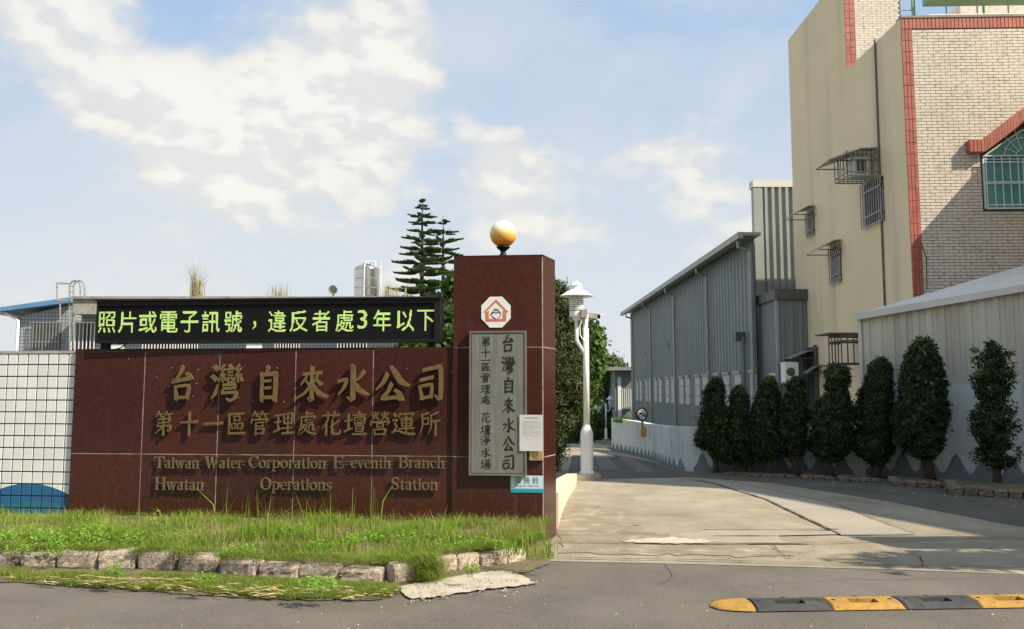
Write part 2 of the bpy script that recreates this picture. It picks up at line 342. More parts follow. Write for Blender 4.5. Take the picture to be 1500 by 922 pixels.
M['bump_yellow'] = pm('bump_yellow', (.50, .28, .05), (.36, .195, .035), 14, .8, 1.0, 90, stain=[(18, .55, .68, (.20, .12, .04)), (5, .56, .76, (.50, .32, .10))])
M['hole_shade'] = pm('hole_shade', (.012, .011, .010), rough=1)
M['yellow_sign'] = pm('yellow_sign', (.55, .36, .05), rough=.6)
M['mirror'] = pm('mirror', (.86, .84, .80), rough=.03, metal=1.0)
M['mirror_rim'] = pm('mirror_rim', (.12, .05, .03), rough=.6)
M['teal_far'] = pm('teal_far', (.30, .50, .50), (.5, .6, .6), 1, .6)
# opal globe: glass whose lower half is stained amber (colour belongs to the globe)
def globe_mat():
    m = pm('opal_globe', (.85, .78, .6), rough=.25, spec=.5); nt = m.node_tree; N = nt.nodes; L = nt.links; b = N['Principled BSDF']
    tc = N.new('ShaderNodeTexCoord'); sp = N.new('ShaderNodeSeparateXYZ'); L.new(tc.outputs['Object'], sp.inputs[0])
    cr = N.new('ShaderNodeValToRGB'); mr = N.new('ShaderNodeMapRange'); mr.inputs['From Min'].default_value = .116; mr.inputs['From Max'].default_value = .40
    L.new(sp.outputs['Z'], mr.inputs['Value']); L.new(mr.outputs[0], cr.inputs[0]); e = cr.color_ramp.elements
    e[0].position = .15; e[0].color = (.85, .36, .03, 1); e[1].position = .66; e[1].color = (.86, .80, .62, 1)
    k = cr.color_ramp.elements.new(.42); k.color = (.86, .56, .14, 1)
    L.new(cr.outputs[0], b.inputs['Base Color']); b.inputs['Subsurface Weight'].default_value = .6; b.inputs['Subsurface Radius'].default_value = (.2, .15, .1)
    return m
M['globe'] = globe_mat()
def tile_wall_mat():   # glazed squares printed with a blue hill (in the wall's own coordinates: x along, z up)
    m = bpy.data.materials['tile_white'].copy(); m.name = 'tile_printed'; nt = m.node_tree; N = nt.nodes; L = nt.links; b = N['Principled BSDF']
    src = b.inputs['Base Color'].links[0].from_socket
    uv = N.new('ShaderNodeAttribute'); uv.attribute_name = 'wallpos'; sp = N.new('ShaderNodeSeparateXYZ'); L.new(uv.outputs['Vector'], sp.inputs[0])
    def ma(op, a, b_):
        k = N.new('ShaderNodeMath'); k.operation = op
        for i, v in enumerate((a, b_)):
            if isinstance(v, (int, float)): k.inputs[i].default_value = v
            else: L.new(v, k.inputs[i])
        return k.outputs[0]
    # hill: z < top - (x-xc)^2*k, two lower bands
    q = ma('POWER', ma('ABSOLUTE', ma('SUBTRACT', sp.outputs[0], HILL[0]), 0), 2.0)
    def band(top, kk): return ma('LESS_THAN', sp.outputs[2], ma('SUBTRACT', top, ma('MULTIPLY', q, kk)))
    f1 = band(HILL[1], .55); wave = ma('ADD', HILL[1] - .20, ma('MULTIPLY', ma('SINE', ma('MULTIPLY', sp.outputs[0], 9.0), 0), .02)); f2 = ma('LESS_THAN', sp.outputs[2], wave)
    mx = N.new('ShaderNodeMix'); mx.data_type = 'RGBA'; L.new(f1, mx.inputs[0]); L.new(src, mx.inputs[6]); mx.inputs[7].default_value = (.025, .12, .27, 1)
    mx2 = N.new('ShaderNodeMix'); mx2.data_type = 'RGBA'; L.new(ma('MULTIPLY', f1, f2), mx2.inputs[0]); L.new(mx.outputs[2], mx2.inputs[6]); mx2.inputs[7].default_value = (.03, .15, .22, 1)
    L.new(mx2.outputs[2], b.inputs['Base Color']); return m
# ================================================================== ground, road, driveway
def gpoly(pts, z): return [Vector((g.x, g.y, z)) for g in (ground(x, y) for x, y in pts)]
mb = MB(); xs = [-400, -60, -20, 60, 400]; ys = [-60, 0, 12, 22, 27, 32, 37, 42, 47, 52, 120, 1500]
for j, y in enumerate(ys):
    for x in xs: mb.v.append((x, y, -.03 + hill(y)))
for j in range(len(ys) - 1):
    for i in range(len(xs) - 1): k = j * len(xs) + i; mb.f.append((k, k + 1, k + 1 + len(xs), k + len(xs)))
mb.build('ground', M['far_ground'], kind='structure')
MB().sheet([(-40, -12, 0), (40, -12, 0), (40, 9.2, 0), (-40, 9.2, 0)]).build('road', M['asphalt'], kind='structure')
# entrance driveway, a concrete sheet from the gate to the bend, then on down the slope
dpts = gpoly([(700, 819), (815, 823), (1000, 827), (1300, 835), (1760, 852)], .004)
far = [ground(1750, 722), ground(1500, 711), ground(1400, 704), ground(1250, 697), ground(1130, 694), ground(1040, 693), ground(989, 689), ground(955, 675), ground(927, 667), ground(898, 661)]
poly = dpts + [Vector((p.x, p.y, .004)) for p in far] + [Vector((2.5, 22, .004)), Vector((-.2, 22, .004)), Vector((-.2, 10, .004)), Vector((-.45, 8.6, .004))]
MB().sheet(poly).build('driveway', M['concrete'], kind='structure')
def rough_poly(px, seed, jx=4, jy=1.0, k=7):
    r_ = random.Random(seed); o_ = []
    for (xa, ya), (xb, yb) in zip(px, px[1:] + px[:1]):
        for i in range(k): o_.append((xa + (xb - xa) * i / k + r_.uniform(-jx, jx), ya + (yb - ya) * i / k + r_.uniform(-jy, jy)))
    return o_
def strip(name, m, px, z, **k):
    g = gpoly(px, z); return MB().sheet(g).build(name, m, kind='structure', **k)
mb = MB(); yy = [22, 27, 32, 37, 42, 47, 52, 70]
for y in yy:
    w = max(0, y - 30) * .12; mb.v += [(-.6 - w, y, .004 + hill(y)), (2.9 + w * .3, y, .004 + hill(y))]
for i in range(len(yy) - 1): mb.f.append((2 * i, 2 * i + 1, 2 * i + 3, 2 * i + 2))
mb.build('far_driveway', M['concrete_gray'], kind='structure')
strip('asphalt_lane', M['patch_dark'], [(830, 703), (1010, 700), (1130, 708), (1300, 735), (1480, 770), (1700, 800), (1700, 722), (1500, 713), (1400, 706), (1250, 699), (1130, 695), (1040, 694), (989, 690), (955, 677), (900, 667), (838, 667)], .008)
strip('concrete_slab', M['concrete_gray'], [(1003, 702), (1065, 706), (1225, 741), (1340, 785), (1232, 786), (1120, 732), (1044, 709)], .012)
strip('concrete_strip', M['concrete_dark'], [(905, 670), (925, 672), (962, 692), (935, 693)], .012)  # strips a little paler than the dark lane around them
strip('concrete_strip', M['concrete_dark'], [(870, 668), (887, 668), (908, 688), (880, 690)], .012)
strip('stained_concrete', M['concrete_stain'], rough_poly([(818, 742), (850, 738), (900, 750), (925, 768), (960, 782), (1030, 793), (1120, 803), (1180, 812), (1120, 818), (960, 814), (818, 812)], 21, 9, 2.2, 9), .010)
strip('threshold_slab', M['concrete_gray'], [(1028, 780), (1228, 780), (1233, 785), (1140, 787), (1146, 795), (1190, 799), (1030, 799), (1010, 790)], .016)
strip('mortar_patch', M['concrete_new'], rough_poly([(912, 796), (930, 793), (985, 790), (1020, 792), (1050, 795), (1030, 799), (960, 800)], 2), .020)
def line(name, m, pts, w, z=.022, jit=.0, **k):
    g = [p for p in gpoly(pts, z)]; out = []
    for a, b in zip(g[:-1], g[1:]):
        n = max(1, int((b - a).length / .12))
        for i in range(n): out.append(a.lerp(b, i / n))
    out.append(g[-1]); r = random.Random(len(pts) * 7 + int(pts[0][0])); mbb = MB()
    for i, p in enumerate(out):
        d = (out[min(i + 1, len(out) - 1)] - out[max(i - 1, 0)]).normalized(); nn = Vector((-d.y, d.x, 0)); ww = w * r.uniform(.5, 1.3); q = p + nn * r.uniform(-jit, jit)
        mbb.v += [tuple(q - nn * ww / 2), tuple(q + nn * ww / 2)]
    for i in range(len(out) - 1): mbb.f.append((2 * i, 2 * i + 2, 2 * i + 3, 2 * i + 1))
    return mbb.build(name, m, kind='structure', **k)
line('slab_joint', M['crack'], [(1010, 703), (1044, 709), (1120, 732), (1232, 786)], .022, jit=.006)
line('slab_joint', M['crack'], [(1064, 706), (1140, 722), (1225, 741), (1340, 785)], .016, jit=.012)
line('slab_joint', M['crack'], [(1030, 779), (1228, 778)], .03, jit=.012)
line('slab_joint', M['crack'], [(1045, 788), (1138, 788)], .03, z=.024, jit=.003)
line('slab_joint', M['crack'], [(1233, 786), (1330, 785), (1470, 789)], .014, jit=.01)
line('slab_joint', M['crack'], [(818, 820), (1000, 823), (1300, 831), (1500, 836)], .02, jit=.012)
line('slab_joint', M['crack'], [(1290, 700), (1375, 722), (1460, 745)], .015, jit=.02)
line('pavement_crack', M['crack'], [(1300, 800), (1345, 818), (1350, 833)], .012, jit=.02)
line('pavement_crack', M['crack'], [(1130, 800), (1160, 822)], .01, jit=.02)
for pts_ in ([(1120, 856), (1240, 849), (1330, 850), (1500, 846)], [(965, 858), (985, 845), (975, 826)]): line('asphalt_crack', M['crack'], pts_, .0035, z=.003, jit=.012)
line('gate_rail', M['rust'], [(812, 797), (1000, 800), (1220, 798), (1420, 790), (1520, 792)], .022, z=.026)
for pts_ in ([(1120, 856), (1240, 849), (1330, 850), (1500, 846)], [(965, 858), (985, 845), (975, 826)]): line('asphalt_crack', M['crack'], pts_, .0035, z=.003, jit=.012)
line('gate_rail', M['rust'], [(818, 787), (860, 785), (1000, 783)], .012, z=.026)
# verge between stone kerb and road
strip('verge', M['soil'], rough_poly([(-260, 800), (-260, 846), (0, 853), (90, 860), (200, 866), (300, 874), (420, 880), (560, 880), (600, 864), (760, 842), (806, 826), (812, 800), (700, 790), (300, 790)], 11, 5, 1.6, 9), .008)
ap_ = [(582, 862), (592, 872), (600, 880), (640, 877), (700, 868), (745, 863), (785, 858), (770, 848), (752, 842), (735, 838), (700, 842), (640, 852)]
ar_ = random.Random(8); ap2 = []
for (xa, ya), (xb, yb) in zip(ap_, ap_[1:] + ap_[:1]):
    for k_ in range(9): ap2.append((xa + (xb - xa) * k_ / 9 + ar_.uniform(-3, 3), ya + (yb - ya) * k_ / 9 + ar_.uniform(-1.2, 1.2)))
strip('concrete_apron', M['concrete_pale'], ap2, .016)
# ================================================================== sign wall
g0 = ground(797, 795); TH = math.radians(5.5)
U = Vector((math.cos(TH), -math.sin(TH), 0)); W = Frame(g0 - U * 0, U)     # a = 0 at the pillar's front right corner, negative to the left
def PX(px, py, o=0.0): return W.hit(px, py, o)
aL = PX(104, 640)[0]; aP = PX(664, 600)[0]; hTop = PX(430, 513)[1]; hJ = PX(430, 667)[1]
HILL = (PX(40, 710)[0], PX(40, 709)[1])
M['tile_printed'] = tile_wall_mat()
wall = thing('granite_sign_wall', W.p((aL + aP) / 2, 0), 'long dark red granite wall carrying raised golden characters and English words', 'wall')
MB().fbox(W, aL + .006, aP - .003, -.05, hTop - .012, -.30, -.022).build('wall_core', M['mortar'], wall)
cols = [aL] + [PX(x, 590)[0] for x in (210, 320, 432, 546)] + [aP]
for r_, (h0, h1) in enumerate(((-.04, hJ), (hJ, hTop))):
    for c0, c1 in zip(cols[:-1], cols[1:]):
        MB().fbevel(W, c0 + .004, c1 - .004, h0 + .004, h1 - .004, -.03, 0, .003).build('granite_panel', M['granite'], wall)
for c0, c1 in zip(cols[:-1], cols[1:]): MB().fbox(W, c0 + .003, c1 - .003, hTop - .003, hTop + .022, -.31, -.002).build('coping', M['granite'], wall)
for c in cols[1:-1]: MB().fbox(W, c - .0038, c + .0038, -.04, hTop - .006, -.02, -.0012).build('mortar_joint', M['joint'], wall)
for c0, c1 in zip(cols[:-1], cols[1:]): MB().fbox(W, c0 + .005, c1 - .005, hJ - .0038, hJ + .0038, -.02, -.0014).build('mortar_joint', M['joint'], wall)
# stroke alphabet: every glyph is a list of brush strokes "x,y,width ..." in a 100 x 100 square, y down
K = {
'台': "46,3,12 40,16,12 22,38,8 6,44,12 30,42,10 78,34,13; 60,20,7 72,26,12 80,36,14; 20,60,9 24,96,12; 20,60,8 72,56,10 66,92,12; 26,92,9 70,90,9",
'灣': "8,6,10 18,14,13; 2,32,10 14,42,13; 2,92,5 12,80,9 20,56,4; 56,2,9 60,8,8; 48,14,6 72,12,6; 52,22,5 68,21,5; 52,30,5 68,29,5; 53,38,6 54,50,6; 53,38,5 68,37,6 66,49,6; 54,49,5 66,48,5; 38,4,7 30,14,6 40,18,6; 42,14,6 30,30,6 44,28,6; 36,30,5 36,48,6; 28,36,5 24,46,6; 42,35,5 46,44,6; 86,4,7 78,14,6 88,18,6; 90,14,6 78,30,6 94,28,6; 85,30,5 85,48,6; 77,36,5 73,46,6; 92,35,5 97,44,7; 38,56,7 76,54,9 74,64,8; 40,66,7 74,64,7; 40,66,7 36,78,8; 36,78,7 78,76,9 76,92,9 60,98,8 50,92,4",
'自': "44,2,9 50,8,12 38,22,6; 20,24,8 26,26,12 26,98,12; 24,26,9 76,22,13 78,30,14 76,96,14; 30,44,8 60,42,8; 30,64,8 60,62,8; 28,90,9 76,88,10",
'來': "24,22,9 78,18,10; 50,2,10 50,96,13 40,90,5; 34,30,7 18,52,5; 30,40,5 42,52,8; 68,26,8 56,46,5; 64,38,5 78,52,10; 48,52,8 30,76,8 4,92,4; 52,50,7 70,76,12 98,88,7",
'水': "48,2,11 52,8,13 52,94,14 36,88,4; 10,44,8 34,38,10 26,62,9 10,82,4; 84,18,12 70,36,8 58,44,5; 54,44,7 70,68,13 98,82,6",
'公': "36,24,13 24,48,11 4,68,4; 46,2,8 60,22,14 74,44,15 98,56,7; 48,52,12 38,74,10 22,92,12 50,90,10 76,88,12; 58,68,7 70,78,13 76,94,15",
'司': "22,12,10 70,4,11 84,6,14 84,90,14 64,82,5; 12,40,9 56,32,10; 10,58,9 18,92,11; 10,58,8 52,52,10 50,86,11; 18,90,8 54,84,9",
'第': "24,2,7 12,22,5; 20,12,6 46,10,6; 34,14,6 38,24,7; 64,2,7 54,20,5; 62,12,6 92,10,6; 76,14,6 80,24,7; 22,34,7 78,30,8 76,44,8; 26,48,6 78,45,7; 26,48,7 20,62,7; 20,62,7 84,60,9 80,82,9 68,78,4; 50,24,8 50,98,9; 46,64,7 30,80,6 10,92,3",
'十': "8,46,9 92,42,13; 50,4,10 50,98,12", '一': "6,52,11 50,50,9 94,48,14",
'區': "12,12,9 88,8,9; 16,12,9 16,92,10; 14,92,10 94,90,10; 40,22,6 42,40,7; 40,22,6 68,20,7 66,38,7; 42,38,6 68,37,6; 28,52,6 30,74,6; 28,52,5 48,50,6 46,72,6; 30,72,5 48,71,5; 58,52,6 60,74,6; 58,52,5 82,50,6 80,72,6; 60,72,5 82,71,5",
'管': "24,2,7 12,20,5; 20,11,6 46,9,6; 34,12,6 38,22,7; 64,2,7 54,19,5; 62,11,6 92,9,6; 76,12,6 80,22,7; 48,22,8 52,30,8; 12,34,8 8,48,7; 12,36,7 88,32,9 82,46,6; 32,48,7 32,98,8; 32,48,6 68,46,7 66,62,7; 34,63,6 68,61,6; 34,74,6 72,72,7 70,92,7; 34,93,6 72,91,7",
'理': "6,18,7 42,14,8; 8,46,7 40,42,7; 24,16,7 24,80,8; 4,86,9 44,70,6; 50,12,7 54,52,8; 50,12,6 90,8,8 86,50,8; 54,30,6 86,28,6; 54,50,6 88,48,6; 70,10,7 70,90,8; 52,70,7 88,67,7; 44,92,9 98,88,9",
'處': "46,2,8 46,20,7; 46,10,6 76,8,7; 18,24,7 88,20,8 84,30,5; 20,24,8 18,60,7 4,94,3; 34,38,6 66,34,6; 46,26,6 44,46,6 72,46,6 76,38,4; 34,54,7 18,80,4; 30,60,6 50,58,7 40,78,6 14,96,3; 30,66,5 60,88,8 98,94,6; 62,56,6 58,78,5; 62,56,6 80,54,7 80,76,7 92,76,5",
'花': "10,18,8 90,14,8; 34,4,7 36,28,7; 66,2,7 62,26,7; 34,34,8 22,56,7 6,72,4; 26,54,8 26,98,9; 84,40,8 62,58,6 48,66,4; 56,36,8 56,84,9 66,94,9 92,92,9 94,76,4",
'壇': "4,40,8 36,36,8; 20,12,8 20,76,9; 2,84,10 38,70,6; 66,2,7 70,8,8; 42,16,7 96,13,8; 48,26,6 50,54,7; 48,26,6 92,23,7 90,52,7; 50,53,6 92,51,6; 62,34,5 62,46,5; 62,34,5 80,33,5 79,45,5; 62,46,5 80,45,5; 54,62,6 56,84,6; 54,62,6 86,60,7 84,82,7; 56,72,5 84,71,5; 56,83,5 86,82,5; 40,95,8 98,93,9",
'營': "14,10,6 20,22,6; 40,8,7 34,18,5; 28,4,7 26,24,6 10,38,4; 30,22,5 44,34,7; 58,10,6 62,20,6; 86,8,7 80,18,5; 72,4,7 70,24,6 56,36,4; 74,22,5 90,34,8; 10,44,8 6,58,7; 10,46,7 92,42,9 84,54,6; 36,52,6 38,66,7; 36,52,6 66,50,7 64,64,7; 38,65,5 66,64,5; 24,76,7 28,98,8; 24,76,6 76,74,8 72,96,8; 28,96,6 74,94,6",
'運': "8,10,8 18,20,10; 4,38,7 24,34,7 12,54,6 22,62,7 10,80,6; 2,88,8 24,80,8 60,92,10 98,94,10; 34,12,7 30,24,6; 34,12,6 92,8,8 86,20,6; 36,30,6 88,27,6; 42,38,6 44,62,6; 42,38,5 84,36,7 82,60,7; 44,49,5 82,48,5; 44,61,5 84,60,5; 32,72,6 96,69,7; 62,18,7 62,86,8",
'所': "12,14,7 44,6,7; 14,14,8 16,60,7 4,92,3; 18,32,6 44,28,7 42,52,7; 18,54,6 42,52,6; 88,4,9 56,16,6; 56,16,8 58,60,7 44,92,3; 58,42,7 96,38,9; 78,40,8 78,98,9",
'淨': "10,8,8 20,16,10; 4,34,8 14,42,10; 4,92,5 14,76,9 24,56,4; 84,4,9 40,12,5; 42,20,6 48,30,7; 60,18,6 64,28,7; 86,16,7 76,30,4; 42,40,6 82,37,8 80,62,8; 32,52,7 98,49,8; 42,63,6 82,62,6; 60,36,8 62,92,9 50,86,4",
'場': "4,40,8 36,36,8; 20,12,8 20,76,9; 2,84,10 38,70,6; 52,6,6 54,38,7; 52,6,6 86,4,7 84,36,7; 54,20,5 84,19,5; 54,37,5 86,36,5; 40,48,7 98,45,8; 56,50,7 48,66,6 34,78,3; 54,60,6 92,58,8 88,90,9 76,88,4; 66,62,6 56,78,5 42,88,3; 80,62,6 70,80,5 54,96,3"}
S_ = {  # roman letters with serifs: advance, strokes; capital height 100, base line at 100
'T': (75, "4,6,7 70,6,7; 4,2,4 4,24,5; 70,2,4 70,24,5; 37,6,13 37,98,13; 22,98,5 52,98,5"),
'a': (50, "8,48,6 18,38,7 30,38,9 34,50,12 34,98,12 44,96,5; 34,60,6 12,70,9 8,86,11 20,98,8 34,88,5"),
'i': (27, "4,37,5 14,37,8 14,98,12; 4,98,5 25,98,5; 13,12,12 14,22,12"),
'w': (74, "2,37,5 22,37,5; 10,37,12 26,98,10; 26,98,5 38,42,5; 36,37,12 50,98,10; 50,98,5 64,37,5; 56,37,5 72,37,5"),
'n': (56, "2,37,5 12,37,8 12,98,12; 2,98,5 24,98,5; 12,52,5 30,36,9 42,46,12 42,98,12; 32,98,5 54,98,5"),
'W': (100, "0,2,5 26,2,5; 12,2,14 32,98,10; 32,98,5 50,20,5; 48,8,14 66,98,10; 66,98,5 86,2,5; 76,2,5 98,2,5"),
't': (34, "2,38,5 30,38,5; 14,16,5 14,88,12 22,98,8 32,92,4"),
'e': (47, "8,64,6 40,62,6 38,44,9 24,36,6 10,48,9 6,68,12 12,90,10 26,98,7 42,88,4"),
'r': (40, "2,37,5 12,37,8 12,98,12; 2,98,5 24,98,5; 12,52,5 24,38,7 36,42,11"),
'C': (70, "64,22,10 56,6,6 36,1,6 12,24,12 8,50,14 14,78,12 38,99,6 64,82,5; 64,2,4 65,26,5"),
'o': (54, "26,37,6 10,50,11 6,68,13 12,88,11 26,98,6 42,88,11 47,68,13 42,48,11 26,37,6"),
'p': (57, "2,37,5 12,37,8 12,126,12; 2,126,5 26,126,5; 12,50,5 28,37,7 44,50,11 48,68,12 42,90,11 26,98,6 12,90,4"),
'E': (66, "2,2,5 56,2,6 57,20,4; 14,2,13 14,98,13; 14,48,5 42,48,5; 42,38,4 42,58,4; 2,98,5 56,98,6 60,78,4"),
'v': (50, "0,37,5 20,37,5; 8,37,12 26,98,10; 26,98,5 42,37,5; 34,37,5 50,37,5"),
'h': (56, "2,-4,5 12,-4,8 12,98,12; 2,98,5 24,98,5; 12,52,5 30,36,9 42,46,12 42,98,12; 32,98,5 54,98,5"),
'B': (66, "2,2,5 34,2,6 52,14,12 50,36,11 34,47,6; 14,2,13 14,98,13; 14,47,5 38,47,6 58,62,12 56,86,12 36,98,6 2,98,5"),
'c': (46, "40,50,9 28,37,6 12,46,9 6,68,13 14,90,11 28,98,7 42,88,4"),
'H': (78, "2,2,5 26,2,5; 14,2,13 14,98,13; 2,98,5 26,98,5; 50,2,5 74,2,5; 62,2,13 62,98,13; 50,98,5 74,98,5; 14,48,5 62,48,5"),
'O': (80, "38,1,6 16,18,11 8,50,14 16,84,12 38,99,6 62,84,12 70,50,14 60,16,12 38,1,6"),
's': (40, "33,50,6 22,37,6 8,46,9 14,62,11 30,74,11 32,90,9 18,98,6 5,88,5; 34,38,4 34,52,4; 5,84,4 5,98,4"),
'S': (58, "48,22,6 32,1,7 10,14,10 12,38,13 40,58,13 46,84,12 26,99,7 6,78,5; 49,2,4 49,24,4; 5,74,4 5,98,4")}
def glyph(mbb, F, data, a0, h_top, sx, sy, o0, depth, wk=1.0, smooth=3, slant=True, bev=.0):
    """lay brush strokes in frame F; (a0,h_top) = top left corner, sx, sy = metres per unit"""
    for si, st in enumerate(data.split(';')):
        P = [tuple(map(float, p.split(','))) for p in st.split()]
        Q = []
        for i in range(len(P) - 1):
            p0 = P[max(i - 1, 0)]; p1 = P[i]; p2 = P[i + 1]; p3 = P[min(i + 2, len(P) - 1)]
            for k in range(smooth):
                t = k / smooth; q = []
                for c in range(3):
                    m1 = (p2[c] - p0[c]) * .30; m2 = (p3[c] - p1[c]) * .30
                    q.append((2*t**3 - 3*t*t + 1) * p1[c] + (t**3 - 2*t*t + t) * m1 + (-2*t**3 + 3*t*t) * p2[c] + (t**3 - t*t) * m2)
                Q.append(q)
        Q.append(list(P[-1]))
        L_, R_ = [], []
        for i, (x, y, w) in enumerate(Q):
            a = Q[max(i - 1, 0)]; b = Q[min(i + 1, len(Q) - 1)]; dx, dy = b[0] - a[0], b[1] - a[1]; l = math.hypot(dx, dy) or 1; dx /= l; dy /= l
            e = 0
            if i == 0: e = -w * .30
            if i == len(Q) - 1: e = w * .30
            ww = w * wk / 2; sk = .35 * ww if (slant and i in (0, len(Q) - 1)) else 0
            L_.append((x + dy * ww + dx * (e + sk), y - dx * ww + dy * (e + sk))); R_.append((x - dy * ww + dx * (e - sk), y + dx * ww + dy * (e - sk)))
        o1 = o0 + depth + si * .00035; n = len(Q); vs = []
        for (lx, ly), (rx, ry) in zip(L_, R_):
            for x, y in ((lx, ly), (rx, ry)): vs.append(F.p(a0 + x * sx, h_top - y * sy, o0))
            for x, y in ((lx, ly), (rx, ry)): vs.append(F.p(a0 + x * sx, h_top - y * sy, o1))
        fs = []
        for i in range(n - 1):
            k = 4 * i; fs += [(k + 2, k + 3, k + 7, k + 6), (k, k + 2, k + 6, k + 4), (k + 3, k + 1, k + 5, k + 7), (k + 1, k, k + 4, k + 5)]
        fs += [(0, 1, 3, 2), (4 * n - 4, 4 * n - 2, 4 * n - 1, 4 * n - 3)]
        mbb.add(vs, fs)
def px_box(F, x0, y0, x1, y1, o=0): a0, h1 = F.hit(x0, (y0 + y1) / 2, o)[0], F.hit((x0 + x1) / 2, y0, o)[1]; a1, h0 = F.hit(x1, (y0 + y1) / 2, o)[0], F.hit((x0 + x1) / 2, y1, o)[1]; return a0, a1, h0, h1
def put_char(ch, box, F, m, parent, name, o0, depth, wk=1.0):
    a0, a1, h0, h1 = box; mbb = MB(); glyph(mbb, F, K[ch], a0, h1, (a1 - a0) / 100, (h1 - h0) / 100, o0, depth, wk)
    return mbb.build(name, m, parent)
big = [('台', 250, 537, 287, 587), ('灣', 310, 534, 356, 588), ('自', 374, 536, 412, 588), ('來', 433, 537, 481, 588), ('水', 491, 536, 541, 588), ('公', 549, 536, 600, 588), ('司', 611, 536, 652, 589)]
for ch, x0, y0, x1, y1 in big: put_char(ch, px_box(W, x0, y0, x1, y1, .04), W, M['gold'], wall, 'golden_character', .022, .026, 1.06)
sm_x = [225, 263, 298, 331, 366, 400, 436, 470, 504, 541, 574, 614]; sm_e = [254, 291, 327, 360, 394, 431, 464, 500, 536, 572, 608, 645]
for ch, x0, x1 in zip('第十一區管理處花壇營運所', sm_x, sm_e): put_char(ch, px_box(W, x0, 603, x1, 638, .035), W, M['gold'], wall, 'golden_character', .018, .020, .95)
words = [('Taiwan', 226, 292, 669, 686), ('Water', 300, 356, 669, 686), ('Corporation', 364, 478, 669, 686), ('E', 488, 504, 669, 686), ('eventh', 514, 573, 669, 686), ('Branch', 584, 652, 669, 686),
         ('Hwatan', 227, 299, 700, 718), ('Operations', 381, 486, 700, 718), ('Station', 573, 642, 700, 718)]
for wd, x0, x1, y0, y1 in words:
    a0, a1, h0, h1 = px_box(W, x0, y0, x1, y1, .03); adv = sum(S_[c][0] for c in wd); s = (a1 - a0) / adv; a = a0
    for c in wd:
        mbb = MB(); glyph(mbb, W, S_[c][1], a, h1, s, (h1 - h0) / 100, .020, .014, 1.0, 3, False); mbb.build('golden_letter', M['gold_dull'], wall); a += S_[c][0] * s
    for k in (.58, .32):
        h = h0 + (h1 - h0) * k; MB().fbox(W, a0 - .01, (a1 if wd != 'E' else PX(516, 677)[0]) + .015, h - .002, h + .002, .012, .019).build('letter_rail', M['gold_dull'], wall)
studs = [(252, 539), (291, 542), (288, 562), (283, 581), (248, 567), (355, 539), (312, 588), (350, 583), (406, 539), (416, 589), (371, 587), (189, 526), (230, 553), (436, 585), (596, 540), (662, 544)]
for x, y in studs:
    a, h = PX(x, y); MB().fbox(W, a - .004, a + .004, h - .004, h + .004, -.001, .004).build('anchor_plug', M['cap'], wall)
# ------------------------------------------------------------------ gate pillar
gb = ground(815, 786); Pfr = W.p(0, 0, .03); Pfl = W.p(aP, 0, .03)
SD = Frame(Pfr, Vector((gb.x, gb.y, 0)) - Pfr); sideL = (Vector((gb.x, gb.y, 0)) - Pfr).length
hP = W.hit(730, 376, .03)[1]; hJ2 = W.hit(730, 509, .03)[1]
pil = thing('gate_pillar', (Pfr + Pfl) / 2, 'tall red granite gate pillar at the right end of the sign wall', 'pillar')
WP = Frame(Pfl, U); wP = (Pfr - Pfl).length
bk = Pfr + SD.u * sideL; bl = Pfl + (bk - Pfr)
core = [(Pfl + W.u * .02 - W.n * .02), (Pfr - W.u * .02 - W.n * .02), bk - W.u * .02, bl + W.u * .02]
MB().prism([(p.x, p.y) for p in core], -.05, hP - .012).build('pillar_core', M['mortar'], pil)
for h0, h1 in ((-.04, hJ), (hJ, hJ2), (hJ2, hP)):
    MB().fbevel(WP, 0, wP - .012, h0 + .004, h1 - .004, -.028, 0, .003).build('granite_panel', M['granite'], pil)
    MB().fbevel(SD, .012, sideL, h0 + .004, h1 - .004, -.028, 0, .003).build('granite_panel', M['granite'], pil)
for h_ in (hJ, hJ2):
    MB().fbox(WP, .004, wP - .014, h_ - .004, h_ + .004, -.02, -.0012).build('mortar_joint', M['joint'], pil); MB().fbox(SD, .014, sideL - .004, h_ - .004, h_ + .004, -.02, -.0012).build('mortar_joint', M['joint'], pil)
MB().fbox(WP, .004 - .010, .0, -.04, hTop - .01, -.029, -.026).build('mortar_joint', M['joint'], pil)
MB().fbox(WP, wP - .011, wP - .001, -.04, hP - .01, -.02, -.001).build('corner_joint', M['mortar'], pil)
MB().prism([(p.x, p.y) for p in (Pfl, Pfr, bk, bl)], hP - .003, hP + .014).build('pillar_cap', M['granite'], pil)
# lamp with opal globe
gc = (Pfl + bk) / 2; q = at(737, 374, gc.y); gx = q.x; gr = 20.0 / FPX * gc.y
lb = Vector((gx, gc.y, hP + .014)); lamp = thing('globe_lamp', lb, 'round opal globe lamp, amber below, on top of the granite pillar', 'lamp')
MB().lathe(lb, [(.055, 0), (.058, .012), (.038, .03), (.028, .06), (.030, .075), (.060, .10), (.072, .112), (.072, .12)], 24).build('lamp_base', M['black'], lamp, True)
z0 = .116; prof = [(gr * math.sin(t), z0 + gr - gr * math.cos(t) + .0) for t in [math.pi * i / 20 for i in range(3, 21)]]
o = MB().lathe(lb, prof, 32).build('globe', M['globe'], lamp, True)
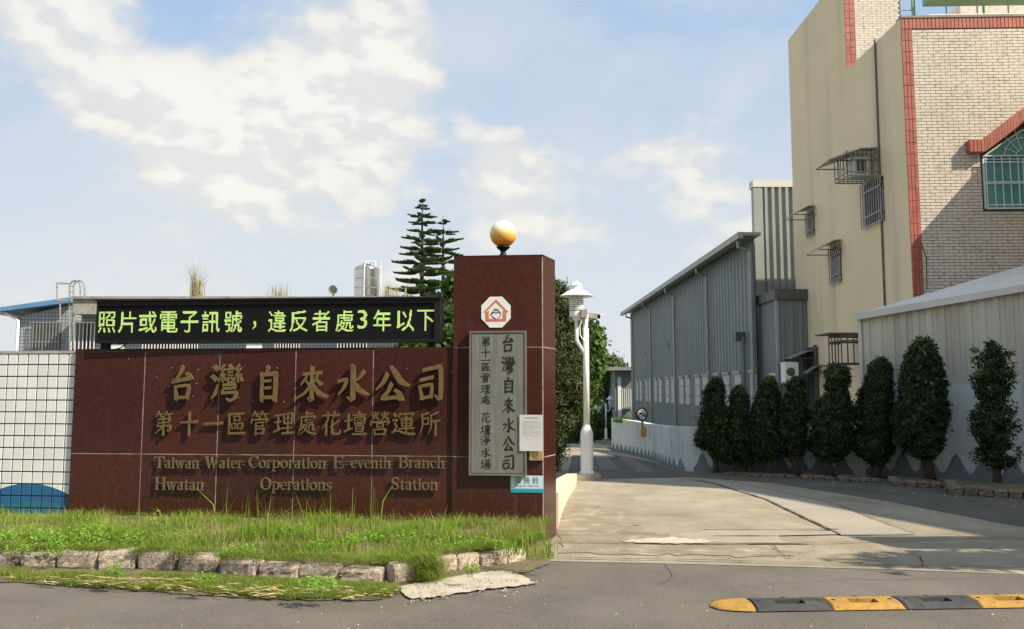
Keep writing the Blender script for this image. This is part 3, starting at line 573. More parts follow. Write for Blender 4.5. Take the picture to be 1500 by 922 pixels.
# octagonal badge with an orange house
a0, a1, h0, h1 = px_box(W, 705, 435, 748, 480, .035); ac, hc = (a0 + a1) / 2, (h0 + h1) / 2; R = (a1 - a0) / 2
sig = thing('octagonal_badge', W.p(ac, hc, .031), 'small white octagonal badge with an orange house above the steel plaque', 'sign')
oc = [(ac + R * x, hc + R * 1.05 * y) for x, y in ((-.42, -1), (.42, -1), (1, -.42), (1, .42), (.42, 1), (-.42, 1), (-1, .42), (-1, -.42))]
MB().fprism(W, oc, .031, .036).build('badge_plate', M['white_plate'], sig)
def hp(pts): return [(ac + R * x, hc + R * y) for x, y in pts]
mb = MB()
mb.fprism(W, hp([(-.84, .02), (-.72, -.04), (.0, .68), (.0, .88)]), .036, .038); mb.fprism(W, hp([(0, .88), (0, .68), (.72, -.04), (.84, .02)]), .0362, .0382)
mb.fprism(W, hp([(-.70, -.62), (-.48, -.62), (-.48, .10), (-.70, -.02)]), .0364, .0384); mb.fprism(W, hp([(.48, -.62), (.70, -.62), (.70, -.02), (.48, .10)]), .0364, .0384)
mb.fprism(W, hp([(-.48, -.62), (.48, -.62), (.48, -.46), (.1, -.46), (0, -.52), (-.1, -.46), (-.48, -.46)]), .0366, .0386)
mb.build('house_emblem', M['orange'], sig)
mb = MB()
mb.fprism(W, hp([(-.16, .08), (.18, .08), (.18, .14), (-.16, .14)]), .036, .0372); mb.fprism(W, hp([(-.16, .17), (.18, .17), (.18, .22), (-.16, .22)]), .036, .0372)
glyph(mb, W, "-34,10,14 -22,-10,20 -5,-4,12; 5,-4,12 22,-12,18 30,0,10; -26,20,10 0,40,16 4,42,6; 34,0,6 26,22,6 8,38,6", ac, hc - R * .10, R / 100, R / 100, .036, .001, .6)
mb.build('heart_emblem', M['maroon'], sig)
# steel plaque
a0, a1, h0, h1 = px_box(W, 687, 485, 771, 697, .09)
pq = thing('steel_plaque', W.p((a0 + a1) / 2, h0, .08), 'brushed steel plaque with two columns of black characters on the pillar', 'sign')
MB().fbox(W, a0, a1, h0, h1, .032, .080).build('plaque_board', M['steel_plaque'], pq)
bz = .018
for b_ in ((a0, a1, h0, h0 + bz), (a0, a1, h1 - bz, h1), (a0, a0 + bz, h0 + bz, h1 - bz), (a1 - bz, a1, h0 + bz, h1 - bz)):
    MB().fbox(W, *b_, .0795, .087).build('plaque_edge', M['steel_edge'], pq)
mb = MB()
for b_ in ((a0 + bz, a1 - bz, h0 + bz, h0 + bz + .006), (a0 + bz, a1 - bz, h1 - bz - .006, h1 - bz), (a0 + bz, a0 + bz + .006, h0 + bz, h1 - bz), (a1 - bz - .006, a1 - bz, h0 + bz, h1 - bz)): mb.fbox(W, *b_, .0797, .0815)
mb.build('plaque_groove', M['ink'], pq)
for ch, y0, y1 in zip('台灣自來水公司', (491, 522, 553, 583, 613, 639, 667), (516, 546, 576, 605, 634, 661, 689)): put_char(ch, px_box(W, 735, y0, 755, y1, .081), W, M['ink'], pq, 'black_character', .0795, .002, 1.0)
ys_ = [(493, 508), (510, 524), (526, 530), (531, 544), (546, 560), (563, 577), (579, 592), (604, 619), (622, 636), (638, 652), (656, 670), (673, 688)]
for ch, (y0, y1) in zip('第十一區管理處花壇淨水場', ys_):
    b = px_box(W, 704, y0 - (5 if ch == '一' else 0), 719, y1 + (5 if ch == '一' else 0), .081); put_char(ch, b, W, M['ink'], pq, 'black_character', .0795, .002, .9)
# paper notice (its scan codes are left out)
a0, a1, h0, h1 = px_box(W, 761, 608, 797, 661, .095)
nt_ = thing('paper_notice', W.p((a0 + a1) / 2, h0, .09), 'laminated grey paper notice overlapping the right edge of the steel plaque', 'notice')
MB().fbox(W, a0, min(a1, -.002), h0, h1, .088, .092).build('sheet', M['paper'], nt_)
mb = MB(); r = random.Random(5); H_ = h1 - h0; Wd = a1 - a0
for i in range(14):
    w0 = .82 if i % 4 else .5; hh = h1 - H_ * (.10 if i == 0 else .16 + i * .033); 
    if i == 0: mb.fbox(W, a0 + Wd * .2, a0 + Wd * .78, hh, hh + H_ * .035, .092, .0925)
    else: mb.fbox(W, a0 + Wd * .12, a0 + Wd * (.12 + w0 * r.uniform(.75, .95)), hh, hh + H_ * .009, .092, .0925)
mb.build('fine_print', M['print_gray'], nt_)
# door bell
a0, a1, h0, h1 = px_box(W, 775, 661, 795, 675, .07)
bell = thing('door_bell', W.p((a0 + a1) / 2, h0, .03), 'small brass bell push box under the paper notice on the pillar', 'bell push')
MB().fbevel(W, a0, a1, h0, h1, .031, .068, .004).build('bell_box', M['brass'], bell)
MB().fbox(W, a0 + .05, a0 + .085, h0 + .028, h0 + .062, .067, .073).build('push_button', M['steel_edge'], bell)
# service plate
a0, a1, h0, h1 = px_box(W, 748, 697, 797, 722, .035); a1 = min(a1, -.004)
sp_ = thing('bell_sign', W.p((a0 + a1) / 2, h0, .03), 'pale blue plate reading 服務鈴 Ring for Service low on the pillar', 'sign')
MB().fbox(W, a0, a1, h0, h1, .031, .034).build('sign_plate', M['sky_plate'], sp_)
n_ = 24; pts = [(a0, h0), (a1, h0)] + [(a1 - (a1 - a0) * i / n_, h0 + (h1 - h0) * (.20 + .07 * (i % 2))) for i in range(n_ + 1)]
MB().fprism(W, pts, .034, .0348).build('printed_waves', M['teal_print'], sp_)
def text_mesh(txt, size=1.0):
    cu = bpy.data.curves.new('txt', 'FONT'); cu.body = txt; cu.size = size; cu.resolution_u = 3
    ob = bpy.data.objects.new('txt', cu); col.objects.link(ob); dg = bpy.context.evaluated_depsgraph_get(); dg.update()
    me = bpy.data.meshes.new_from_object(ob.evaluated_get(dg)); bpy.data.objects.remove(ob); bpy.data.curves.remove(cu)
    vs = [v.co.copy() for v in me.vertices]; fs = [tuple(p.vertices) for p in me.polygons]; bpy.data.meshes.remove(me)
    return vs, fs
def put_text(txt, F, a0, a1, h0, h1, o, m, parent, name='lettering'):
    vs, fs = text_mesh(txt)
    if not vs: return
    x0 = min(v.x for v in vs); x1 = max(v.x for v in vs); y0 = min(v.y for v in vs); y1 = max(v.y for v in vs)
    mbb = MB(); mbb.add([F.p(a0 + (v.x - x0) / (x1 - x0) * (a1 - a0), h0 + (v.y - y0) / (y1 - y0) * (h1 - h0), o) for v in vs], fs); return mbb.build(name, m, parent)
wd_ = a1 - a0; hg = h1 - h0
for i, ch in enumerate('服務鈴'): put_text(ch, W, a0 + wd_ * (.13 + .27 * i), a0 + wd_ * (.32 + .27 * i), h0 + hg * .52, h0 + hg * .92, .0352, M['print_dark'], sp_, 'printed_character')
put_text('Ring for Service', W, a0 + wd_ * .14, a0 + wd_ * .88, h0 + hg * .32, h0 + hg * .46, .0352, M['print_dark'], sp_, 'printed_words')
# ------------------------------------------------------------------ LED message board
o_b = -.02; LF = Frame(W.p(0, 0, o_b), (math.cos(TH * .85), -math.sin(TH * .85)))
a0, a1 = LF.hit(142, 480)[0], LF.hit(645, 470)[0]; h0 = LF.hit(400, 502)[1]; h1 = LF.hit(400, 440)[1]
led = thing('led_board', LF.p((a0 + a1) / 2, h0, -.08), 'long black LED board with green running characters above the granite wall', 'sign')
MB().fbox(LF, a0, a1, h0, h1, -.20, 0).build('case', M['black'], led)
bw = .035
for b_ in ((a0, a1, h1 - .045, h1), (a0, a1, h0, h0 + .03), (a0, a0 + .02, h0 + .03, h1 - .045), (a1 - .06, a1, h0 + .03, h1 - .045)): MB().fbox(LF, *b_, -.002, .022).build('bezel', M['black'], led)
MB().fbox(LF, a0 - .012, a1 + .012, h1 + .001, h1 + .02, -.21, .04).build('rain_hood', M['black'], led)
MB().fbox(LF, a0 + .02, a1 - .06, h0 + .03, h1 - .045, -.001, .004).build('screen', M['led_face'], led)
# module seams and unlit diode grid
mb = MB(); step = .0135; hh = h0 + .036
while hh < h1 - .05: mb.fbox(LF, a0 + .02, a1 - .06, hh, hh + .0022, .004, .0055); hh += step
aa = a0 + .024
while aa < a1 - .062: mb.fbox(LF, aa, aa + .0022, h0 + .032, h1 - .047, .004, .0052); aa += step
mb.build('shade_louvre', M['black'], led, kind='stuff')
centres = [('照', 157), ('片', 187), ('或', 217), ('電', 247.5), ('子', 278), ('訊', 309), ('號', 342), ('，', 373), ('違', 406), ('反', 438), ('者', 470.5), ('處', 505), ('3', 531), ('年', 560), ('以', 594), ('下', 624)]
dot = .0090
for ch, cx in centres:
    vs, fs = text_mesh(ch); bvh = BVHTree.FromPolygons(vs, fs)
    x0 = min(v.x for v in vs); x1 = max(v.x for v in vs); y0 = min(v.y for v in vs); y1 = max(v.y for v in vs)
    cyy = 488 - (cx - 142) / 500 * 3; w_, yb, yt = 26, cyy, cyy - 30
    if ch == '，': w_, yb, yt = 5, cyy - 4, cyy - 16
    if ch == '3': w_, yb, yt = 14, cyy - 4, cyy - 31
    A0, A1, H0, H1 = px_box(LF, cx - w_ / 2, yt - (0 if ch in '3，' else 1), cx + w_ / 2, yb)
    nx = max(3, round((A1 - A0) / dot)); ny = max(4, round((H1 - H0) / dot)); mbb = MB()
    for i in range(nx):
        for j in range(ny):
            hitn = 0
            for dx in (.25, .75):
                for dy in (.25, .75):
                    pt = Vector((x0 + (x1 - x0) * (i + dx) / nx, y0 + (y1 - y0) * (j + dy) / ny, 1)); 
                    if bvh.ray_cast(pt, Vector((0, 0, -1)))[0] is not None: hitn += 1
            if hitn >= 2:
                ax = A0 + (A1 - A0) * i / nx; hx = H0 + (H1 - H0) * j / ny; e = .0009
                mbb.add([LF.p(ax + e, hx + e, .0058), LF.p(ax + dot - e, hx + e, .0058), LF.p(ax + dot - e, hx + dot - e, .0058), LF.p(ax + e, hx + dot - e, .0058)], [(0, 1, 2, 3)])
    mbb.build('lit_character', M['led'], led)
for px_ in (147, 630):
    a = LF.hit(px_, 508)[0]; MB().fbox(LF, a - .03, a + .03, hTop + .018, h0 + .02, -.15, -.05).build('mounting_post', M['black'], led)
MB().tube([LF.p(LF.hit(x, y)[0], LF.hit(x, y)[1], -.03) for x, y in ((166, 500), (172, 504), (180, 503), (188, 500))], .008, 6).build('cable', M['black'], led)
MB().tube([LF.p(LF.hit(x, y)[0], LF.hit(x, y)[1], -.04) for x, y in ((152, 511), (162, 513), (175, 509), (184, 501))], .007, 6).build('cable', M['black'], led)
# ------------------------------------------------------------------ mosaic tile wall on the left
tw = thing('mosaic_tile_wall', W.p(aL - .8, 0, -.05), 'white square tiled wall with black joints and a blue painted hill', 'wall')
hT = PX(50, 518)[1]
MB().fbox(W, aL - 1.9, aL - .001, -.05, hT, -.26, -.040).build('wall_core', M['grout_dark'], tw)
MB().fbox(W, aL - 1.9, aL - .001, hT, hT + .03, -.28, -.028).build('coping', M['cap'], tw)
tp = (PX(93, 620)[0] - PX(3, 620)[0]) / 6; th = (PX(50, 534)[1] - PX(50, 621)[1]) / 5; hrow = hT; j = 0; torg = WORG[tw.name]
while hrow > -.02:
    lo = hrow - (th if j else th * .95)
    for i in range(17):
        x1 = PX(93, 620)[0] - (i - 1) * tp; x0 = x1 - tp; x1 = min(x1, aL - .004)
        g_ = .0068; ob = MB().fbevel(W, x0 + g_, x1 - g_, lo + g_, hrow - g_, -.0405, -.033 + random.uniform(-.0008, .0008), .002).build('tile', M['tile_printed'], tw)
        at_ = ob.data.attributes.new('wallpos', 'FLOAT_VECTOR', 'POINT')
        for v in ob.data.vertices: p = v.co + torg - W.O; at_.data[v.index].vector = (p.dot(W.u), 0, v.co.z + torg.z)
    hrow = lo; j += 1
# ================================================================== retaining wall with painted waves (right of the drive)
wp_px = [(896, 660, 613), (927, 666, 617), (955, 673, 622), (989, 686, 625), (1040, 690.5, 627), (1130, 692, 628), (1190, 693, 628), (1268, 695.5, 630)]
wpt = []
for x, yb, yt in wp_px:
    g = ground(x, yb); wpt.append((Vector((g.x, g.y, 0)), at(x, yt, g.y).z))
E0 = Vector((wpt[-1][0].x, wpt[-1][0].y, 0)); g = ground(1500, 707); E1 = E0 + (Vector((g.x, g.y, 0)) - E0) * 1.5
LS = Frame(E0, E1 - E0); Ls = (E1 - E0).length
hR = LS.hit(1440, 560)[1]
def thick_path(mbb, pts, t, z0=-.4):
    n = len(pts); offs = []
    for i, (p, h) in enumerate(pts):
        d = (pts[min(i + 1, n - 1)][0] - pts[max(i - 1, 0)][0]).normalized(); offs.append(Vector((-d.y, d.x, 0)) * t)
    for i in range(n - 1):
        (a, ha), (b, hb) = pts[i], pts[i + 1]; oa, ob = offs[i], offs[i + 1]
        mbb.hexa([(a.x, a.y, z0), (b.x, b.y, z0), (b.x + ob.x, b.y + ob.y, z0), (a.x + oa.x, a.y + oa.y, z0), (a.x, a.y, ha), (b.x, b.y, hb), (b.x + ob.x, b.y + ob.y, hb), (a.x + oa.x, a.y + oa.y, ha)])
def smooth_path(pts, k=5):
    out = []
    for i in range(len(pts) - 1):
        p0, p1, p2, p3 = pts[max(i - 1, 0)], pts[i], pts[i + 1], pts[min(i + 2, len(pts) - 1)]
        for j in range(k):
            t = j / k; f = lambda a, b, c, d: .5 * ((2 * b) + (-a + c) * t + (2 * a - 5 * b + 4 * c - d) * t * t + (-a + 3 * b - 3 * c + d) * t ** 3)
            out.append((Vector((f(p0[0].x, p1[0].x, p2[0].x, p3[0].x), f(p0[0].y, p1[0].y, p2[0].y, p3[0].y), 0)), f(p0[1], p1[1], p2[1], p3[1])))
    out.append(pts[-1]); return out
sp = smooth_path(wpt)
rw = thing('retaining_wall', wpt[2][0], 'pale blue grey painted wall curving along the right side of the drive', 'wall')
mb = MB(); thick_path(mb, sp, .16); shade_auto(mb.build('wall_panel', M['wall_paint'], rw))
MB().fbox(LS, .003, Ls, -.4, hR, -.16, 0).build('wall_panel', M['wall_paint'], rw)
def wave_strip(pts, pitch, amp, base, name='painted_wave'):
    # resample, each crest one print 3 mm proud
    L = [0]
    for a, b in zip(pts[:-1], pts[1:]): L.append(L[-1] + (b - a).length)
    def P(s):
        for i in range(len(L) - 1):
            if s <= L[i + 1]: 
                d = (pts[i + 1] - pts[i]); t = (s - L[i]) / max(1e-6, L[i + 1] - L[i]); return pts[i] + d * t, Vector((d.y, -d.x, 0)).normalized()
        d = pts[-1] - pts[-2]; return pts[-1], Vector((d.y, -d.x, 0)).normalized()
    s = 0; r = random.Random(4)
    while s + pitch <= L[-1] + 1e-6:
        mbb = MB(); n = 12; pk = pitch * r.uniform(.92, 1.08); pk = min(pk, L[-1] - s)
        for k in range(n + 1):
            u = k / n; q, nn = P(s + pk * u); h = base + amp * r.uniform(.97, 1.03) * (.5 - .5 * math.cos(2 * math.pi * u)) ** 1.15
            mbb.v += [tuple(q + nn * .004 + Vector((0, 0, -.1))), tuple(q + nn * .004 + Vector((0, 0, h)))]
        for k in range(n): mbb.f.append((2 * k, 2 * k + 2, 2 * k + 3, 2 * k + 1))
        mbb.build(name, M['wave_paint'], rw); s += pk
wave_strip([p for p, h in sp[:19]], .27, .15, .05); wave_strip([p for p, h in sp[18:]], .36, .26, .07); wave_strip([E0 + LS.u * .01, E1], .42, .33, .10)
# ------------------------------------------------------------------ lean-to shed with ribbed screen
hA = LS.hit(1272, 463)[1]; aB, hB = LS.hit(1500, 422)
def eave(a): return hA + (hB - hA) * a / aB
ln = thing('lean_to_shed', LS.p(2, hR), 'cream ribbed metal lean-to with white sloping roof behind the right trees', 'shed')
# the tall house: facade frame and side frame
ZC = 18.0; cx_ = at(1344, 573, ZC).x
FA = Frame((cx_, ZC), (math.cos(math.radians(1.8)), -math.sin(math.radians(1.8)))); SW = Frame((cx_, 25.4), (0, -1))   # side wall: a = 25.4 - y
mb = MB(); mb.ribbed(LS, .0, Ls, hR + .005, lambda a: eave(a) - .03, .205, .028, -.06, .45); mb.build('ribbed_sheet', M['lean_wall'], ln)
MB().fbox(LS, -.035, .02, hR + .004, eave(0), -.11, -.01).build('corner_trim', M['roof_white'], ln)
MB().fbox(LS, .0, Ls, hR + .001, hR + .022, -.05, .006).build('sill_trim', M['roof_white'], ln)
b1 = FA.hit(1338, 442, .02); b2 = FA.hit(1500, 392, .02)
B1 = FA.p(b1[0] - .02, b1[1], .02); B2 = FA.p(b2[0], b2[1], .02); B2 = B1 + (B2 - B1) * 1.5
A1 = LS.p(-.05, eave(0), .03); A2 = LS.p(Ls, eave(Ls), .03)
mb = MB(); dz = Vector((0, 0, .035)); mb.hexa([A1, A2, B2, B1, A1 + dz, A2 + dz, B2 + dz, B1 + dz]); mb.build('roof_sheet', M['roof_white'], ln)
mb = MB(); f0 = A1 + Vector((0, 0, -.07)); f1 = A2 + Vector((0, 0, -.07)); nn = LS.n * .05
mb.hexa([f0 + nn, f1 + nn, f1, f0, f0 + nn + Vector((0, 0, .12)), f1 + nn + Vector((0, 0, .12)), f1 + Vector((0, 0, .12)), f0 + Vector((0, 0, .12))]); mb.build('fascia', M['roof_white'], ln)
mb = MB(); up = Vector((0, 0, .05)); q = FA.n * .03
mb.hexa([B1 + q, B2 + q, B2, B1, B1 + q + up, B2 + q + up, B2 + up, B1 + up]); mb.build('flashing', M['roof_white'], ln)
s0 = LS.p(0, 0, -.08); s1 = Vector((cx_ - .02, 17.9, 0)); SF = Frame(s1, s0 - s1); mb = MB(); mb.ribbed(SF, 0, (s0 - s1).length, hR - .3, lambda a: B1.z + (A1.z - B1.z) * a / (s0 - s1).length - .02, .2, .025); mb.build('ribbed_sheet', M['lean_wall'], ln)
# ------------------------------------------------------------------ tall house
bd = thing('apartment_house', FA.p(0, 0), 'tall beige rendered house with cream brick front and red tile edging', 'building')
hm = FA.hit(1322, 26)[1]                      # top of the front parapet
aStep = SW.hit(1240, 103)[0]; yStep = 25.4 - aStep; hBack = SW.hit(1236, 103)[1]
htall = 14.6
# side wall panels (towards the drive)
MB().box(cx_, cx_ + .25, ZC + .012, yStep, -.3, hm - .02).build('side_wall', M['beige'], bd)
# the tall rear part
q0 = at(1158, 60, 25.4); htR = SW.hit(1157, 56)[1]
mb = MB(); mb.hexa([(cx_, yStep, -.3), (cx_ + 1.5, yStep, -.3), (cx_ + 1.5, 25.4, -.3), (cx_, 25.4, -.3), (cx_, yStep, htR), (cx_ + 1.5, yStep, htR), (cx_ + 1.5, 25.4, htR), (cx_, 25.4, htR)]); mb.build('tower_wall', M['beige'], bd)
TF = Frame((cx_, yStep), (1, 0))
for k in range(44):
    for j in range(2):
        h0_ = hm - .1 + k * .2 - .9
        if h0_ + .2 > htR: continue
        MB().fbevel(TF, .003 + j * .13, .123 + j * .13, h0_ + .003, h0_ + .195, .002, .018, .004).build('red_tile', M['red_tile'], bd)
mb = MB()
for k in range(60):
    h_ = hBack - .8 + k * .067
    if h_ + .06 > htR: break
    a = .27 - (k % 2) * .11
    while a < 1.4:
        mb.fbox(TF, max(a, .27), min(a + .225, 1.48), h_, h_ + .060, .002, .010); a += .235
mb.build('brick_tiles', M['brick_tile'], bd, kind='stuff')
MB().fbox(TF, .265, 1.5, hBack - 1, htR - .01, .0005, .004).build('tile_bed', M['brick_mortar'], bd)
# body behind the facade
MB().prism([(cx_ + .25, ZC + .03), (cx_ + 7.2, ZC - .19), (cx_ + 7.2, 25.2), (cx_ + 1.52, 25.2), (cx_ + 1.52, yStep - .01), (cx_ + .25, yStep - .01)], -.3, hm - .9).build('house_body', M['beige'], bd)
MB().fbox(FA, .012, 7.2, -.3, hm - .02, -.20, -.012).build('front_wall', M['brick_mortar'], bd)
MB().fbox(FA, -.0, 7.2, hm - .02, hm + .03, -.24, .03).build('parapet_cap', M['parapet'], bd)
# red corner strip: rows of ribbed tiles
rows = 30; sw_ = .235; rh = (hm - .30) / 38.0; mesh_cache = {}
wS = FA.hit(1339, 300)[0] - FA.hit(1324, 300)[0]; wS = .235
rh = .265
k = 0; h_ = hm - .285
while h_ > 2.2:
    for j in range(3):
        MB().fbevel(FA, .002 + j * wS / 3, (j + 1) * wS / 3 - .004, h_ - rh + .006, h_, -.010, .014, .006).build('red_tile', M['red_tile'], bd)
    h_ -= rh
a = .002
while a < 3.4:
    MB().fbevel(FA, a, a + .078, hm - .275, hm - .022, -.010, .016, .006).build('red_tile', M['red_tile'], bd); a += .086
MB().fbox(FA, a, 7.2, hm - .275, hm - .022, -.010, .014).build('red_band', M['red_tile'], bd)
# window position
wx0, wx1, wh0, wh1 = px_box(FA, 1440, 232, 1500, 306); ww_ = (wx1 - wx0) * 2.0; wc = wx0 + ww_ / 2
apex = FA.hit(1500, 190)[1]
def in_window(a0, a1, h0, h1):
    if a1 < wx0 - .02 or a0 > wx0 + ww_ + .02 or h1 < wh0 - .05: return False
    top = wh1 + (apex + .0 - wh1) * max(0, 1 - abs((a0 + a1) / 2 - wc) / (ww_ / 2 + .12)) + .12
    return h0 < top
mb = MB(); pw, phh = .236, .0715; k = 0; h_ = hm - .29 - phh
br_ = random.Random(2)
while h_ > 2.5:
    a = wS + .006 - (k % 2) * pw / 2
    while a < 4.2:
        x0, x1 = max(a, wS + .006), a + pw - .011
        if x0 < wx0 - .06 < x1 and h_ < wh1 + .1 and h_ > wh0 - .12: x1 = wx0 - .035
        if x1 > x0 + .02 and not in_window(x0, x1, h_, h_ + phh): mb.fbox(FA, x0, x1, h_, h_ + phh - .012, -.012, .002 + br_.uniform(0, .003))
        a += pw
    h_ -= phh; k += 1
mb.build('brick_tiles', M['brick_tile'], bd, kind='stuff')
# window
win = MB().fbox(FA, wx0 - .03, wx0 + ww_ + .03, wh0 - .03, wh1 + .02, -.010, -.004).build('window', M['glass_dark'], bd)
rr_ = random.Random(9)
for j in range(2):
    x0 = wx0 + .05 + j * ww_ / 2; x1 = x0 + ww_ / 2 - .06
    MB().fbox(FA, x0, x1, wh0 + .03, wh1 - .06, -.002, .004).build('pane', M['glass_teal'], win)
mb = MB()
for a_ in (wx0, wx0 + ww_ / 2 - .02, wx0 + ww_ - .04): mb.fbox(FA, a_, a_ + .04, wh0, wh1, .004, .03)
for h_ in (wh0, wh1 - .04, wh0 + .55): mb.fbox(FA, wx0, wx0 + ww_, h_, h_ + .03, .005, .028)
mb.build('window_frame', M['teal_frame'], win)
n = 11
for i in range(n):
    a_ = wx0 + .02 + (ww_ - .04) * i / (n - 1); MB().tube([FA.p(a_, wh0 - .02, .12), FA.p(a_, wh1 + .02, .12)], .011, 6).build('security_bar', M['teal_frame'], win)
for h_ in (wh0 - .02, wh0 + .06, (wh0 + wh1) / 2, wh1 - .12, wh1 + .02): MB().fbox(FA, wx0, wx0 + ww_, h_ - .012, h_ + .012, .105, .135).build('security_rail', M['teal_frame'], win)
# gable head: teal pane, fan of bars, red tile hood
gp = MB().fprism(FA, [(wx0, wh1 + .03), (wx0 + ww_, wh1 + .03), (wc, apex)], -.010, .006).build('gable_pane', M['glass_teal'], win)
for t in (25, 50, 75, 105, 130, 155):
    a_, b_ = math.cos(math.radians(t)), math.sin(math.radians(t)); l = .30 + .42 * b_
    MB().tube([FA.p(wc + a_ * .16, wh1 + .04 + b_ * .16, .03), FA.p(wc + a_ * l, wh1 + .04 + b_ * l, .03)], .010, 6).build('fan_bar', M['teal_frame'], win)
for rad in (.16, .42): MB().tube([FA.p(wc + rad * math.cos(math.radians(t)), wh1 + .03 + rad * math.sin(math.radians(t)), .035) for t in range(0, 181, 12)], .011, 6).build('fan_ring', M['teal_frame'], win)
for sgn in (-1, 1):
    MB().tube([FA.p(wc + sgn * ww_ / 2, wh1 + .02, .05), FA.p(wc, apex - .02, .05)], .018, 6).build('gable_frame', M['teal_frame'], win)
e0 = FA.hit(1415, 226); e1 = FA.hit(1437, 226); aw = .18; hb = e0[1]; th_ = FA.hit(1415, 208)[1] - hb
hx = e1[0]; steps = 12
for sgn in (-1, 1):
    def XX(a): return a if sgn < 0 else 2 * wc - a
    for j in range(4):
        x0, x1 = XX(e0[0] + j * (hx - e0[0]) / 4 + .003), XX(e0[0] + (j + 1) * (hx - e0[0]) / 4 - .003)
        MB().fbevel(FA, min(x0, x1), max(x0, x1), hb, hb + th_, .003, aw, .008).build('hood_tile', M['red_tile'], bd)
    nt = 14
    for j in range(nt):
        t0, t1 = j / nt, (j + .90) / nt; P_ = []
        hs = (apex + .13 - hb)
        for t, up_ in ((t0, 0), (t1, 0), (t1, 1), (t0, 1)): P_.append((XX(hx + (wc - hx) * t), hb + hs * t + up_ * (th_ + .03)))
        if sgn > 0: P_ = P_[::-1]
        MB().fprism(FA, P_, .003, aw).build('hood_tile', M['red_tile'], bd)
# roof structures: balustrade, canopy and ladder
mb = MB()
tp0 = FA.hit(1380, 10)[0]
for i in range(6): a_ = tp0 + .15 + i * .7; mb.tube([FA.p(a_, hm + .02, -.12), FA.p(a_, hm + .9, -.12)], .016, 6)
mb.build('rail_posts', M['galv'], bd, kind='stuff')
MB().tube([FA.p(tp0 - .25, hm + .10, -.12), FA.p(6.9, hm + .10, -.12)], .018, 6).build('guard_rail', M['white_metal'], bd)
MB().tube([FA.p(tp0 - .25, hm + .55, -.12), FA.p(6.9, hm + .55, -.12)], .018, 6).build('guard_rail', M['green_paint'], bd)
MB().fbox(FA, tp0 - .1, 7, FA.hit(1450, 3, -.5)[1] + .0, FA.hit(1450, 3, -.5)[1] + .25, -.7, .1).build('roof_canopy', M['green_paint'], bd)
for a_ in (tp0 - .05, tp0 + 1.6): MB().tube([FA.p(a_, hm - .8, -1.2), FA.p(a_, hm + 1.0, -1.2)], .03, 6).build('canopy_post', M['green_paint'], bd)
MB().box(cx_ + 2.65, cx_ + 7.2, yStep - .8, yStep + .9, hm - .9, hm + 1.4).build('roof_room', M['brick_tile'], bd)
lx = [FA.hit(1311, 10, -.6)[0] + .12, FA.hit(1333, 10, -.6)[0] + .05]
for a_ in lx: MB().tube([FA.p(a_, hm - .8, -.6), FA.p(a_, hm + 2.2, -.6)], .022, 6).build('ladder_rail', M['galv'], bd)
for k in range(8): MB().tube([FA.p(lx[0], hm - .5 + k * .32, -.6), FA.p(lx[1], hm - .5 + k * .32, -.6)], .014, 6).build('ladder_rung', M['galv'], bd)
MB().box(cx_ + .26, cx_ + .8, yStep - .9, yStep - .02, hm - .9, hBack + .02).build('roof_box', M['dark_metal'], bd)
# rain pipe on the side wall
pp = [SW.hit(1283, 58), SW.hit(1292, 300), SW.hit(1298, 455)]
MB().tube([SW.p(a, h, .03) for a, h in pp], .022, 6).build('rain_pipe', M['dark_metal'], bd)
MB().tube([SW.p(*SW.hit(1340, 355), .0) + Vector((.1, -.06, 0)), SW.p(*SW.hit(1346, 380), 0) + Vector((.13, -.07, 0)), SW.p(*SW.hit(1349, 425), 0) + Vector((.10, -.06, 0))], .012, 6).build('creeper_stem', M['bark'], bd)
def slab_awning(F, a0, a1, h, out, drop, parent):
    P = [F.p(a0, h, .02), F.p(a1, h, .02), F.p(a1, h - .02, out * .35), F.p(a0, h - .02, out * .35), F.p(a1, h - drop, out), F.p(a0, h - drop, out)]
    mbb = MB(); t = Vector((0, 0, .025)); mbb.hexa([P[3], P[2], P[1], P[0], P[3] + t, P[2] + t, P[1] + t, P[0] + t]); mbb.hexa([P[5], P[4], P[2], P[3], P[5] + t, P[4] + t, P[2] + t, P[3] + t])
    mbb.build('awning', M['galv'], parent)
    for a in (a0, a1): MB().tube([F.p(a, h - drop, out), F.p(a, h - drop, .02)], .014, 5).build('awning_strut', M['dark_metal'], parent)
def grille(F, a0, a1, h0, h1, o, m, parent, nb, rails=(0, .22, .78, 1), win_=True):
    w = parent
    if win_: w = MB().fbox(F, a0 + .02, a1 - .02, h0 + .02, h1 - .02, .002, .02).build('window', M['glass_dark'], parent)
    for i in range(nb + 1): a = a0 + (a1 - a0) * i / nb; MB().fbox(F, a - .010, a + .010, h0, h1, o - .02, o).build('security_bar', m, w)
    for t in rails: h = h0 + (h1 - h0) * t; MB().fbox(F, a0 - .01, a1 + .01, h - .014, h + .014, o - .022, o + .004).build('security_rail', m, w)
    return w
